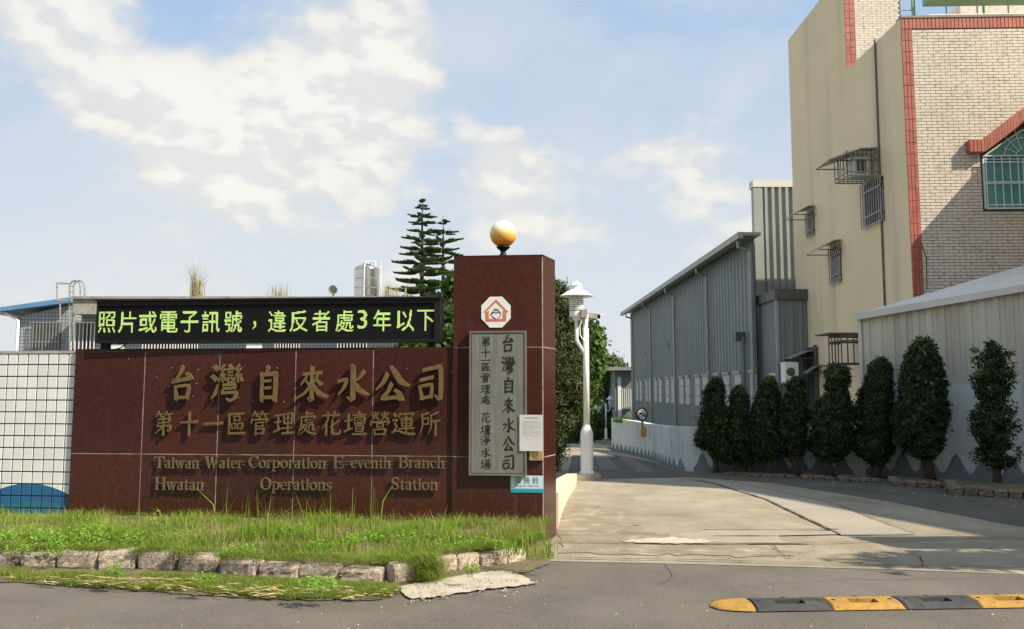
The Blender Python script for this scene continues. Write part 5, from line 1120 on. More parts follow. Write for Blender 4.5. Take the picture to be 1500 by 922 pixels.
for k, (c0, c1) in enumerate(zip(cuts[:-1], cuts[1:])):
    A, B_ = seam(c0) + .003, seam(c1) - .003; Lm = B_ - A; sx0, sx1 = A + Lm * .30, A + Lm * .69; sy0, sy1 = -half * .50, half * .10
    xs_ = [A, A + .012, sx0 - .001, sx0 + .001, (sx0 + sx1) / 2, sx1 - .001, sx1 + .001, B_ - .012, B_]
    ys2 = sorted([p[0] for p in prof] + [sy0 - .001, sy0 + .001, sy1 - .001, sy1 + .001, 0]); mb = MB()
    for x in xs_:
        for y in ys2:
            z = zprof(y); 
            if sx0 < x < sx1 and sy0 < y < sy1: z = .001
            if x in (A, B_): z = max(.002, z - .012)
            mb.v.append(tuple(O_ + SB * (x + y * .06) + SN * y + Vector((0, 0, z + .004))))
    ny_ = len(ys2)
    for i in range(len(xs_) - 1):
        for j in range(ny_ - 1): q = i * ny_ + j; mb.f.append((q, q + ny_, q + ny_ + 1, q + 1))
    md = shade_auto(mb.build('bump_module', M['bump_black'] if k % 2 == 0 else M['bump_yellow'], sb), 30)
    sl = MB(); sl.add([O_ + SB * (x + y * .06) + SN * y + Vector((0, 0, .009)) for x, y in ((sx0 + .004, sy0 + .002), (sx1 - .004, sy0 + .002), (sx1 - .004, sy1 - .002), (sx0 + .004, sy1 - .002))], [(0, 1, 2, 3)]); sl.build('slot_shade', M['hole_shade'], md)  # near-black sheet paints deep shade onto the slot floor
    for fx, fy in ((.10, -.05), (.90, -.05), (.5, .62)):
        c = O_ + SB * (A + Lm * fx) + SN * half * fy; z = zprof(half * fy) + .0045
        MB().lathe(c + Vector((0, 0, z - .004)), [(.016, 0), (.016, .005), (.012, .006)], 12).build('screw_hole', M['hole_shade'], md)  # near-black disc painted as the shade inside a screw hole
# ------------------------------------------------------------------ stone kerb of the grass bed
sk = thing('stone_kerb', ground(345, 850), 'line of rough pink grey kerb stones edging the grass bed', 'kerb')
def rough_stone(p0, p1, depth, h, name, m, parent, seed, z0=0.0, nx=7, rnd=.012, cut=.9, tilt=0):
    r = np.random.default_rng(seed); d = (p1 - p0); L = d.length; d.normalize(); nn = Vector((-d.y, d.x, 0)); mb = MB(); ny, nz = 5, 5
    idx = {}
    def vert(i, j, k):
        if (i, j, k) not in idx:
            u, v, w = i / nx, j / ny, k / nz; cr = .012 * cut
            x = u * L; y = v * depth; z = w * h
            x += (cr if i == 0 else -cr if i == nx else 0) * ((j in (0, ny)) + (k in (0, nz))) * .7
            y += (cr if j == 0 else -cr if j == ny else 0) * ((i in (0, nx)) + (k in (0, nz))) * .9
            z -= cr * (k == nz) * ((i in (0, nx)) + (j in (0, ny))) * .8
            a = rnd * (1.0 if (j == 0 and k < nz) else .22)
            x += r.normal() * a * .5; y += r.normal() * a * (1 if j == 0 else .5); z += r.normal() * a * .4 + tilt * (u - .5)
            idx[(i, j, k)] = len(mb.v); mb.v.append(tuple(p0 + d * x + nn * y + Vector((0, 0, z0 + z))))
        return idx[(i, j, k)]
    for i in range(nx):
        for j in range(ny):
            mb.f.append((vert(i, j, nz), vert(i + 1, j, nz), vert(i + 1, j + 1, nz), vert(i, j + 1, nz)))
        for k in range(nz):
            mb.f.append((vert(i, 0, k), vert(i + 1, 0, k), vert(i + 1, 0, k + 1), vert(i, 0, k + 1))); mb.f.append((vert(i, ny, k + 1), vert(i + 1, ny, k + 1), vert(i + 1, ny, k), vert(i, ny, k)))
    for j in range(ny):
        for k in range(nz):
            mb.f.append((vert(0, j, k + 1), vert(0, j + 1, k + 1), vert(0, j + 1, k), vert(0, j, k))); mb.f.append((vert(nx, j, k), vert(nx, j + 1, k), vert(nx, j + 1, k + 1), vert(nx, j, k + 1)))
    return mb.build(name, m, parent)
st_px = [(-110, 830, -58, 830, 805), (-56, 831, -4, 831, 805), (-30, 832, 25, 832, 804), (28, 834, 78, 836, 807), (81, 836, 140, 838, 805), (142, 839, 196, 838, 806), (200, 838, 256, 839, 808), (259, 840, 315, 843, 811), (319, 846, 372, 850, 817),
         (377, 850, 434, 852, 825), (437, 851, 493, 854, 826), (497, 855, 557, 858, 831)]
for i, (x0, y0, x1, y1, yt) in enumerate(st_px):
    if i == 1: continue
    p0, p1 = ground(x0, y0 - 2), ground(x1, y1 - 2); h = at(x0, yt, p0.y).z; h = max(.10, min(.2, h))
    rough_stone(Vector((p0.x, p0.y, 0)), Vector((p1.x, p1.y, 0)), .17, h, 'kerb_stone', M['stone'], sk, i, -.01, rnd=.0042, tilt=random.uniform(-.02, .02))
for i, (x0, y0, x1, y1, yt) in enumerate([(578, 858, 613, 853, 826), (632, 842, 671, 838, 814), (673, 838, 704, 832, 812), (706, 833, 745, 828, 812), (747, 828, 772, 822, 808)]):
    p0, p1 = ground(x0, y0 - 1), ground(x1, y1 - 1); h = max(.10, min(.19, at(x0, yt, p0.y).z))
    rough_stone(Vector((p0.x, p0.y, 0)), Vector((p1.x, p1.y, 0)), .17, h, 'kerb_stone', M['stone'], sk, 40 + i, -.01, rnd=.004)
# raised bed behind the stones
kb = [(-260, 829), (-60, 829), (60, 833), (170, 837), (290, 843), (345, 848), (465, 852), (560, 856), (600, 855), (650, 840), (725, 829), (800, 812)]
bedf = [Vector((g.x, g.y + .16, .10)) for g in (ground(x, y) for x, y in kb)]
bedm = [Vector((p.x * 1.02, p.y + (W.p(0, 0).y - p.y) * .45, .17)) for p in bedf]
bedb = [W.p((p - W.O).dot(W.u), .20, -.05) for p in bedf]
mb = MB(); n = len(bedf)
for p in bedf + bedm + bedb: mb.v.append(tuple(p))
front = [Vector((p.x, p.y - .07, -.02)) for p in bedf]
for p in front: mb.v.append(tuple(p))
for i in range(n - 1): mb.f += [(i, i + 1, n + i + 1, n + i), (n + i, n + i + 1, 2 * n + i + 1, 2 * n + i), (3 * n + i, 3 * n + i + 1, i + 1, i)]
mb.build('earth_bed', M['soil'], kind='structure')
# ================================================================== vegetation
M['topiary_shoot'] = leafm('topiary_shoot', (.055, .09, .02), (.03, .05, .012), 5, .3)
def np_mesh(name, V, nper, org):
    """V: (n, nper, 3) polygons"""
    n = V.shape[0]; V = (V - np.array(org)).astype(np.float32); me = bpy.data.meshes.new(name)
    me.vertices.add(n * nper); me.vertices.foreach_set('co', V.reshape(-1)); me.loops.add(n * nper); me.loops.foreach_set('vertex_index', np.arange(n * nper, dtype=np.int32))
    me.polygons.add(n); me.polygons.foreach_set('loop_start', np.arange(0, n * nper, nper, dtype=np.int32)); me.polygons.foreach_set('loop_total', np.full(n, nper, dtype=np.int32)); me.update(calc_edges=True); return me
def leaf_quads(C, size, aspect=.5, N=None, nrand=1.0, fold=0.0):
    n = len(C); r = rng.normal(size=(n, 3)); 
    if N is not None: r = N + r * nrand * .6
    r /= np.linalg.norm(r, axis=1, keepdims=True) + 1e-9
    t = np.cross(r, rng.normal(size=(n, 3))); t /= np.linalg.norm(t, axis=1, keepdims=True) + 1e-9
    b = np.cross(r, t); s = (size * rng.uniform(.6, 1.3, n))[:, None]
    return np.stack([C - t * s * .5, C + b * s * aspect * .5 , C + t * s * .5, C - b * s * aspect * .5], 1)
def mesh_obj(name, me, mat, parent=None, **kw):
    me.materials.append(mat); o = bpy.data.objects.new(name, me); col.objects.link(o)
    if parent: o.parent = parent
    WORG[o.name] = WORG[parent.name] if parent else Vector((0, 0, 0)); tag(o, **kw); return o
def profile_world(prof, Y):
    out = []
    for y, xl, xr in prof:
        a, b = at(xl, y, Y), at(xr, y, Y); out.append((a.z, (a.x + b.x) / 2, abs(b.x - a.x) / 2))
    out.sort(); return np.array(out)
def crown(prof, Y, ratio, nclump, per, csize, leaf, aspect=.5, shell=.5, outward=True, low=None):
    P = profile_world(prof, Y); z = P[:, 0]; zz = rng.uniform(z[0], z[-1], nclump * 6); R = np.interp(zz, z, P[:, 2]); keep = rng.uniform(0, R.max(), len(zz)) < R
    zz = zz[keep][:nclump]; R = np.interp(zz, z, P[:, 2]); X = np.interp(zz, z, P[:, 1]); n = len(zz)
    th = rng.uniform(0, 2 * math.pi, n); hh = (zz - z[0]) / max(.01, z[-1] - z[0]); pa = rng.uniform(0, 6, 3); R = R * (.94 + .08 * np.sin(th * 3 + hh * 9 + pa[0]) + .06 * np.sin(hh * 17 + th * 2 + pa[1]) + .05 * np.sin(th * 5 - hh * 23 + pa[2])); f = np.clip(1 - np.abs(rng.normal(0, 1 - shell, n)) * .6, .05, 1)
    f = f * (1 - csize / np.maximum(R, csize * 1.2) * .55)
    C = np.stack([X + R * f * np.cos(th), Y + R * ratio * f * np.sin(th), zz], 1)
    A = np.stack([X, np.full(n, float(Y)), zz - R * .3], 1)
    L = np.repeat(C, per, 0) + rng.normal(size=(n * per, 3)) * csize * .5
    N = L - np.repeat(A, per, 0); N /= np.linalg.norm(N, axis=1, keepdims=True) + 1e-9
    return leaf_quads(L, leaf, aspect, N if outward else None, 1.1), C, P
def tree(name, base, prof, ratio, nclump, per, csize, leaf, m, label, cat='tree', group=None, trunk_r=.06, aspect=.5, shell=.6, limbs=5, extra=None, lean=None, kinks=None):
    Y = base[1]; t = thing(name, base, label, cat, group); org = WORG[t.name]
    Q, C, P = crown(prof, Y, ratio, nclump, per, csize, leaf, aspect, shell)
    mesh_obj('crown', np_mesh('crown', Q, 4, org), m, t)
    zt = P[-1, 0]; zb = P[0, 0]; B = Vector(base); n = 7; path = []; rad = []
    for i in range(n):
        u = i / (n - 1); z = B.z - .05 + (zt * .93 - B.z) * u; xc = float(np.interp(z, P[:, 0], P[:, 1])); w = min(1, max(0, (z - B.z) / max(.01, (zb + .3 - B.z))))
        path.append(Vector((B.x * (1 - w) + xc * w + (rng.normal() * trunk_r * .3 if 0 < i < n - 1 else 0), Y, z))); rad.append(trunk_r * (1.15 - .95 * u))
    tr = MB().tube(path, rad, 8).build('trunk', M['bark'], t, True)
    mb = MB()
    for k in range(limbs):
        c = Vector(C[rng.integers(len(C))]); i = min(n - 2, max(1, int((c.z - B.z) / max(.1, zt - B.z) * (n - 1) * .7))); p = path[i]
        mid = p.lerp(c, .5) + Vector((0, 0, -.1 * (c - p).length)); MB().tube([p, mid, c], [rad[i] * .5, rad[i] * .35, rad[i] * .12], 5).build('limb', M['bark'], t, True)
    if extra:
        for (pf, ncl, pr, cs, lf, mm) in extra:
            Q, _, _ = crown(pf, Y - ratio * .1, ratio, ncl, pr, cs, lf, aspect, .7); mesh_obj('crown', np_mesh('crown', Q, 4, org), mm, t)
    return t
topi = [
 ((1049, 692.5), [(555, 1043, 1056), (560, 1037, 1061), (571, 1030, 1064), (597, 1025, 1065), (623, 1019, 1066), (644, 1014, 1065), (655, 1020, 1060), (660, 1036, 1056)], 'clipped dark tree at the left end of the row, leaning trunk'),
 ((1070, 694), [(597, 1052, 1068), (610, 1046, 1071), (623, 1042, 1072), (649, 1041, 1074), (665, 1044, 1076), (677, 1060, 1078)], 'low narrow clipped tree squeezed in second from the left of the row'),
 ((1100, 694.5), [(567, 1079, 1086), (573, 1072, 1091), (584, 1068, 1099), (610, 1066, 1100), (636, 1064, 1102), (662, 1070, 1104), (680, 1085, 1106)], 'pointed clipped tree with a small tip, third from the left of the row'),
 ((1127, 695.5), [(555, 1122, 1134), (561, 1114, 1140), (570, 1110, 1143), (592, 1100, 1146), (618, 1090, 1146), (644, 1086, 1145), (662, 1091, 1146), (672, 1114, 1141)], 'bulging clipped tree, fourth from the left, in front of the metal annex'),
 ((1165, 696.5), [(554, 1161, 1177), (561, 1154, 1182), (572, 1153, 1183), (584, 1146, 1184), (610, 1134, 1184), (636, 1131, 1185), (657, 1135, 1182), (667, 1150, 1178)], 'clipped tree under the wall mounted air conditioner'),
 ((1216, 699), [(535, 1217, 1242), (541, 1209, 1246), (553, 1206, 1247), (566, 1206, 1246), (574, 1210, 1244), (582, 1200, 1250), (605, 1185, 1254), (631, 1182, 1255), (657, 1184, 1250), (674, 1200, 1234)], 'two tiered clipped tree with a round head on a wide skirt'),
 ((1283, 700.5), [(527, 1282, 1299), (533, 1274, 1304), (542, 1270, 1309), (567, 1261, 1311), (604, 1250, 1311), (628, 1250, 1308), (634, 1252, 1309), (649, 1244, 1311), (667, 1252, 1311), (678, 1270, 1298)], 'clipped tree at the left corner of the cream lean-to'),
 ((1364, 706), [(496, 1345, 1364), (502, 1337, 1370), (512, 1329, 1374), (542, 1320, 1383), (567, 1313, 1388), (604, 1307, 1391), (641, 1309, 1390), (660, 1320, 1379), (671, 1342, 1372)], 'tallest full egg shaped clipped tree in front of the lean-to')]
for i, ((bx, by_), pf, lab) in enumerate(topi):
    g = ground(bx, by_); big_ = i >= 5; mid_ = [(l + r) / 2 for y, l, r in pf]; pf = [(y, m_ - (m_ - l) * .93, m_ + (r - m_) * .93) for (y, l, r), m_ in zip(pf, mid_)]
    tree('clipped_tree', Vector((g.x, g.y, 0)), pf, .95, 440 + 70 * i, 42, .055, .042, M['topiary'], lab, 'tree', 'clipped dark trees in a row by the retaining wall', .05 + .006 * i, .55, .82, 6,
         extra=[([(y - 2, (l + r) / 2 - (r - l) * .58, (l + r) / 2 + (r - l) * .58) for y, l, r in pf], 60 + 12 * i, 7, .035, .055, M['topiary_shoot'])] + ([([(y, l + 2, r - 2) for y, l, r in pf[:2 if i < 5 else 3]], 10, 14, .05, .045, M['topiary_tip'])] if i in (3, 5, 7) else []))
g = ground(1461, 714)
tree('ragged_tree', Vector((g.x, g.y, 0)), [(500, 1446, 1454), (512, 1438, 1468), (526, 1432, 1478), (549, 1422, 1484), (578, 1427, 1480), (588, 1438, 1474), (597, 1424, 1486), (612, 1418, 1490), (634, 1416, 1494), (648, 1434, 1482), (659, 1426, 1494), (675, 1428, 1494), (684, 1452, 1474)],
     .95, 420, 24, .075, .065, M['topiary'], 'ragged tiered tree with stray light shoots at the right end of the row', 'tree', None, .06, .42, .45, 14,
     extra=[([(508, 1422, 1436), (530, 1420, 1440), (552, 1410, 1440)], 9, 14, .05, .07, M['topiary_tip']), ([(515, 1474, 1486), (560, 1476, 1492)], 10, 12, .05, .07, M['topiary_tip'])])
# stone edged planters at the tree feet
def planter(px, lab, h=.12, lf=.24, m='stone_dark'):
    G = [Vector((g.x, g.y, 0)) for g in (ground(x, y) for x, y in px)]; t = thing('stone_planter', G[0], lab, 'planter', 'stone edged planters under the clipped trees'); k = 0
    for a, b in zip(G[:-1], G[1:]):
        L = (b - a).length; n = max(1, round(L / lf)); d = (b - a) / n
        for i in range(n): rough_stone(a + d * i + d * .03, a + d * (i + 1) - d * .03, .14, h * random.uniform(.85, 1.15), 'edge_stone', M[m], t, int(px[0][0]) + k, .0, 3, .008, .8); k += 1
    top = [G[0] + Vector((.1, .1, h * .7))] + [g + Vector((0, .12, h * .7)) for g in G[1:-1]] + [G[-1] + Vector((0, .12, h * .7)), G[-1] + Vector((-.1, 1.0, h * .7)), G[0] + Vector((.3, 1.0, h * .7))]
    MB().sheet(top).build('planter_soil', M['soil'], t)
planter([(1384, 716), (1391, 726), (1500, 732), (1640, 741)], 'brown stone edged planter at the foot of the ragged tree', .13, .19)
planter([(1300, 706), (1308, 713), (1418, 718)], 'stone edged planter at the foot of the egg shaped tree', .09, .18)
planter([(1226, 703), (1231, 707), (1292, 708)], 'stone edged planter at the foot of the tree by the lean-to corner', .075, .18)
planter([(1172, 700), (1176, 704), (1224, 705)], 'stone edged planter at the foot of the two tiered tree', .075, .18)
planter([(1060, 697), (1132, 700), (1168, 701)], 'low stone edging in front of the leftmost clipped trees', .05, .2)
# big dark tree behind the pillar, right
by_ = 15.6
tree('dark_evergreen', Vector((at(806, 690, by_).x, by_, 0)), [(420, 800, 830), (436, 785, 842), (470, 775, 856), (500, 765, 866), (540, 762, 872), (580, 762, 870), (600, 768, 850), (630, 772, 841), (660, 778, 829), (688, 784, 820)], .8, 1100, 46, .15, .10, M['leaf_dark'],
     'dense dark evergreen between the granite pillar and the street lamp', 'tree', None, .10, .22, .5, 8, extra=[([(440, 812, 822), (455, 806, 828), (480, 806, 826), (495, 812, 822)], 14, 18, .07, .08, M['leaf_yellow']), ([(420, 812, 826), (432, 815, 838), (450, 822, 838)], 12, 16, .07, .09, M['leaf_mid'])])
tree('leafy_tree', Vector((at(858, 660, 19).x, 19, 0)), [(470, 852, 866), (480, 846, 876), (492, 842, 884), (510, 840, 888), (530, 842, 884), (550, 844, 880), (575, 844, 874), (600, 842, 866)], .9, 260, 26, .18, .15, M['leaf_mid'], 'light green leafy tree just behind the near street lamp', 'tree', None, .07, .55, .5, 8)
by_ = 12.4
tree('leafy_tree', Vector((at(650, 690, by_).x, by_, 0)), [(404, 655, 690), (420, 645, 700), (440, 638, 710), (470, 628, 715), (500, 590, 715), (515, 560, 715), (540, 570, 715), (590, 600, 700)], .6, 420, 26, .13, .10, M['leaf_mid'], 'bright leafy tree between the LED board and the pillar', 'tree', None, .09, .6, .5, 8)
by_ = 60.0; zb = hill(by_)
tree('spreading_tree', Vector((at(889, 640, by_).x, by_, zb)), [(527, 885, 905), (534, 872, 918), (545, 862, 926), (556, 858, 928), (566, 866, 915), (574, 880, 900)], .9, 200, 26, .5, .34, M['leaf_far'], 'spreading tree with bare lower trunk far down the drive', 'tree', None, .28, .6, .4, 8)
tree('spreading_tree', Vector((at(866, 640, 64).x, 64, zb)), [(520, 850, 872), (545, 840, 880), (580, 838, 876), (610, 840, 866)], .9, 180, 24, .5, .36, M['leaf_far'], 'darker tree far down the drive left of the spreading one', 'tree', None, .25, .6, .4, 6)
for (x, y, Yd, pf, lab) in ((872, 645, 47, [(600, 868, 874), (615, 862, 882), (632, 862, 886), (643, 864, 884)], 'conical green shrub left of the distant lamp'), (884, 645, 48.5, [(598, 880, 896), (612, 876, 900), (640, 878, 900)], 'bushy shrub behind the distant lamp'), (856, 655, 40, [(618, 848, 864), (632, 842, 870), (650, 842, 870)], 'low shrub on the left verge far down the drive'), (842, 665, 30, [(600, 832, 850), (625, 826, 852), (655, 828, 846)], 'dark shrub at the left of the shaded drive')):
    tree('shrub', Vector((at(x, y, Yd).x, Yd, hill(Yd))), pf, .9, 90, 24, .22, .17, M['leaf_far'], lab, 'shrub', None, .04, .6, .6, 3)
FY = 58.0; tf = thing('far_fence', at(870, 600, FY), 'pale teal boundary fence seen under the far trees', 'fence')
x0, x1 = at(840, 600, FY).x, at(905, 600, FY).x; z1 = at(870, 597, FY).z
n = 12
for i in range(n): MB().box(x0 + (x1 - x0) * i / n, x0 + (x1 - x0) * (i + .94) / n, FY, FY + .08, hill(FY), z1).build('fence_panel', M['teal_far'], tf)
# distant tree belt
Q = []
for k in range(46):
    x = -95 + k * 4.4 + rng.uniform(-1.5, 1.5); y = rng.uniform(95, 125); R = rng.uniform(2.2, 3.6); c = np.array([x, y, -1.5 + R * .9]); d = rng.normal(size=(260, 3)); d /= np.linalg.norm(d, axis=1, keepdims=True)
    Q.append(leaf_quads(c + d * R * rng.uniform(.7, 1.05, (260, 1)) * np.array([1.3, 1, .9]), .9, .7, d))
mesh_obj('distant_trees', np_mesh('distant_trees', np.concatenate(Q), 4, (0, 0, 0)), M['leaf_far'], kind='stuff', label='belt of distant trees on the horizon')
# Norfolk Island pines
def pine(px, Y, ytop, whorls, label):
    base = Vector((at(px, 560, Y).x, Y, 0)); t = thing('norfolk_pine', base, label, 'pine tree', 'norfolk pines behind the office'); org = WORG[t.name]; top = at(px, ytop, Y)
    MB().tube([base, Vector((base.x + .02, Y, top.z * .5)), Vector((base.x, Y, top.z * .85)), Vector((base.x, Y, top.z))], [.13, .10, .045, .008], 8).build('trunk', M['bark'], t, True)
    Q = []; 
    pr_ = random.Random(int(px))
    for wi, (y, hw) in enumerate(whorls):
        c = at(px, y, Y); R = hw * 1.1 / FPX * Y; nb = 7 if hw > 12 else 5; ph = wi * .45
        for k in range(nb):
            th = ph + 2 * math.pi * k / nb + rng.uniform(-.15, .15); L = R * pr_.uniform(.72, 1.1); jz = pr_.uniform(-.07, .07); sg = pr_.uniform(-.10, .08); d = np.array([math.cos(th), math.sin(th), 0])
            P = [np.array([base.x, Y, c.z - .02]) + d * L * u + np.array([0, 0, jz * min(1, u * 4) + L * ((-.16 + sg) * u + .20 * u * u)]) for u in np.linspace(0, 1, 6)]
            MB().tube([Vector(p) for p in P], [.022, .02, .016, .012, .008, .004], 4, False).build('branch', M['bark'], t) if k < 6 and wi < 99 else None
            nn = int(190 * max(.35, min(1.6, L))); u = rng.uniform(.12, 1, nn) ** .8; idx = np.clip((u * 5).astype(int), 0, 4); fr = (u * 5 - idx)[:, None]; PP = np.array(P); base_ = PP[idx] * (1 - fr) + PP[idx + 1] * fr
            side = np.array([-d[1], d[0], 0]); wv = rng.uniform(-1, 1, nn)[:, None]; taper = (1.1 - u)[:, None] * .55 + .25
            dirn = d * .55 + side * wv * 1.0 + np.array([0, 0, 1]) * (.42 + .15 * np.abs(wv)); dirn /= np.linalg.norm(dirn, axis=1, keepdims=True); ln_ = (rng.uniform(.14, .30, (nn, 1)) * taper * max(.6, min(1.3, L)) * 1.5)
            wd_ = np.cross(dirn, rng.normal(size=(nn, 3))); wd_ /= np.linalg.norm(wd_, axis=1, keepdims=True); w = .026
            for rot in (0, 1):
                if rot: wd_ = np.cross(dirn, wd_)
                Q.append(np.stack([base_ - wd_ * w * .4, base_ + dirn * ln_ * .5 - wd_ * w, base_ + dirn * ln_, base_ + dirn * ln_ * .5 + wd_ * w], 1))
    mesh_obj('foliage', np_mesh('foliage', np.concatenate(Q), 4, org), M['pine'], t)
s_ = 1 / 3.84
pine(616, 32, 291, [(295, 3), (304.5, 9), (318, 21), (328, 20), (340, 26), (352, 33), (364, 28), (371, 31), (384, 42), (399, 42), (414, 41), (428, 44), (440, 46), (455, 48), (470, 48)], 'taller norfolk pine with tiered branches left of the pillar')
pine(647.5, 34, 317, [(327, 8), (341, 23), (354, 31), (369, 29), (384, 32), (400, 36), (415, 36), (430, 38), (446, 40)], 'shorter norfolk pine half hidden by the pillar')
# ------------------------------------------------------------------ grass
def blades(B, H, lean, w, name, m, parent=None, curve=.5, **kw):
    n = len(B); th = rng.uniform(0, 2 * math.pi, n); d = np.stack([np.cos(th), np.sin(th), np.zeros(n)], 1); s = np.stack([-np.sin(th + rng.normal(0, .8, n)), np.cos(th + rng.normal(0, .8, n)), np.zeros(n)], 1)
    H = H[:, None]; L = (np.abs(rng.normal(0, 1, (n, 1))) * lean) * H; Z = np.array([0, 0, 1.0]); w_ = (w * rng.uniform(.6, 1.3, (n, 1)))
    m1 = B + d * L * .35 + Z * H * .55; tip = B + d * L * (1 + curve) + Z * H * (1 - .35 * np.clip(L / H, 0, 1.2))
    q1 = np.stack([B - s * w_, B + s * w_, m1 + s * w_ * .8, m1 - s * w_ * .8], 1); q2 = np.stack([m1 - s * w_ * .8, m1 + s * w_ * .8, tip + s * w_ * .1, tip - s * w_ * .1], 1)
    return mesh_obj(name, np_mesh(name, np.concatenate([q1, q2]), 4, WORG[parent.name] if parent else (0, 0, 0)), m, parent, **kw)
bF = np.array([tuple(p) for p in bedf]); bM_ = np.array([tuple(p) for p in bedm]); bBk = np.array([tuple(p) for p in bedb]); bBk[:, 2] = .17
def bed_point(n, v0=0, v1=1, x0=None, x1=None):
    u = rng.uniform(0, len(bF) - 1.001, n * 6); seg = np.linalg.norm(np.diff(bF, axis=0), axis=1); i = u.astype(int); keep = rng.uniform(0, seg.max(), len(u)) < seg[i]; u = u[keep]; i = i[keep]
    f = (u - i)[:, None]; v = rng.uniform(v0, v1, len(u))[:, None]; A = bF[i] * (1 - f) + bF[i + 1] * f; Bm = bM_[i] * (1 - f) + bM_[i + 1] * f; C = bBk[i] * (1 - f) + bBk[i + 1] * f
    P = np.where(v < .5, A + (Bm - A) * v * 2, Bm + (C - Bm) * (v - .5) * 2)
    if x0 is not None: k = (P[:, 0] > x0) & (P[:, 0] < x1); P, v = P[k], v[k]
    return P[:n], v[:n, 0]
def vnoise(P, s, seed=0):
    q = P[:, :2] * s + seed; return .5 + .25 * (np.sin(q[:, 0] * 1.7 + 1.3 * np.sin(q[:, 1] * 2.1)) + np.sin(q[:, 1] * 1.9 + 1.7 * np.sin(q[:, 0] * 1.3 + 2)))
P, v = bed_point(52000); nz = vnoise(P, 3.2); k = rng.uniform(0, 1, len(P)) < (.25 + 1.1 * nz) * np.where(vnoise(P, 4.7, 31) < .22, .25, 1.0); P, v, nz = P[k], v[k], nz[k]
blades(P, rng.uniform(.03, .10, len(P)) * (.5 + 1.0 * nz) * (1 + .3 * v), .85, .0022, 'bed_grass', M['grass'], kind='stuff', label='thick green grass in the bed before the sign wall')
P, v = bed_point(16000, .0, .9); nz = vnoise(P, 2.1, 5); k = nz > .55; P = P[k]
blades(P, rng.uniform(.04, .09, len(P)), 1.3, .0016, 'fine_grass', M['moss'], kind='stuff')
P, v = bed_point(9000, .1, 1); nz = vnoise(P, 2.6, 9); k = nz > .46; P = P[k]
blades(P, rng.uniform(.07, .17, len(P)), .5, .0013, 'dry_grass', M['grass_dry'], kind='stuff')
# grass spilling over the stones
P, v = bed_point(13000, -.02, .10); nz = vnoise(P, 6.5, 3); k = nz > .44; P = P[k] + np.array([0, -.12, .05]); blades(P, rng.uniform(.03, .07, len(P)), 1.8, .0016, 'hanging_grass', M['moss'], kind='stuff')
cg = at(626, 838, ground(626, 856).y + .05); n = 2600; B = np.stack([rng.normal(cg.x, .055, n), rng.normal(cg.y + .04, .06, n), rng.uniform(0, .18, n)], 1)
blades(B, rng.uniform(.04, .09, n), 1.4, .0018, 'grass_tuft', M['moss'], label='dense dark green tuft hanging in the gap of the stone kerb', cat='grass')
# broad leaved weeds
def weed_patch(px, py, rad, n, hgt, leaf, label):
    g = ground(px, py, .14); t = thing('weed', g, label, 'weed', 'leafy weeds in the grass bed'); org = WORG[t.name]; C = []
    for k in range(n):
        a, r_ = rng.uniform(0, 6.28), rad * math.sqrt(rng.uniform()); x, y = g.x + r_ * math.cos(a), g.y + r_ * math.sin(a) * .5; h = hgt * rng.uniform(.4, 1.05)
        for j in range(9):
            u = (j + 1) / 9; th = j * 2.4 + rng.uniform(0, 1); C.append([x + math.cos(th) * leaf * .75, y + math.sin(th) * leaf * .75, g.z + h * u])
        
    C = np.array(C); Q = leaf_quads(C, leaf, .55, np.tile([0, -.25, 1.0], (len(C), 1)), .8); mesh_obj('leaves', np_mesh('leaves', Q, 4, org), M['weed'], t)
    mb = MB()
    for k in range(min(n, 14)): x = g.x + rng.normal() * rad * .5; y = g.y + rng.normal() * rad * .25; mb.tube([(x, y, g.z - .05), (x + rng.normal() * .02, y, g.z + hgt * .7)], .002, 4)
    mb.build('stems', M['weed'], t, kind='stuff')
for a in ((100, 800, .36, 60, .16, .034, 'wide patch of fresh leafy weeds at the left before the tiled wall'), (150, 790, .26, 40, .17, .036, 'leafy weeds where the tiled wall meets the granite wall'), (20, 795, .3, 44, .15, .032, 'leafy weeds at the left edge of the photo'), (228, 782, .12, 16, .22, .03, 'small upright leafy weed against the granite wall near its left end'),
          (205, 800, .2, 26, .12, .03, 'leafy weeds in front of the second granite panel'), (430, 795, .22, 30, .17, .034, 'leafy weeds below the word Operations'), (350, 812, .18, 22, .10, .03, 'low leafy weeds behind the middle kerb stones'), (545, 800, .24, 30, .13, .03, 'leafy weeds below the word Station'), (610, 800, .2, 24, .12, .03, 'leafy weeds left of the pillar foot'), (700, 802, .2, 20, .10, .028, 'leafy weeds at the foot of the pillar')): weed_patch(*a)
for a in ((60, 808, .4, 60, .09, .026, 'low spreading weeds behind the leftmost kerb stones'), (270, 796, .22, 30, .12, .03, 'leafy weeds below the word Hwatan'), (480, 806, .25, 34, .10, .028, 'leafy weeds right of the word Operations'), (650, 806, .22, 26, .09, .026, 'low leafy weeds at the pillar joint'), (745, 806, .14, 16, .10, .026, 'small leafy weed at the right foot of the pillar')): weed_patch(*a)
for a in ((465, 862, .16, 24, .10, .026, 'leafy weeds growing in front of the kerb stones'), (165, 842, .07, 10, .10, .024, 'small weed sprouting from a kerb stone joint at the left'), (300, 852, .08, 8, .08, .022, 'small weed in front of the middle kerb stones'), (690, 836, .06, 8, .07, .022, 'tiny weed below the right kerb stones')):
    g = ground(a[0], a[1]); weed_patch(a[0], a[1] - 0, *a[2:])
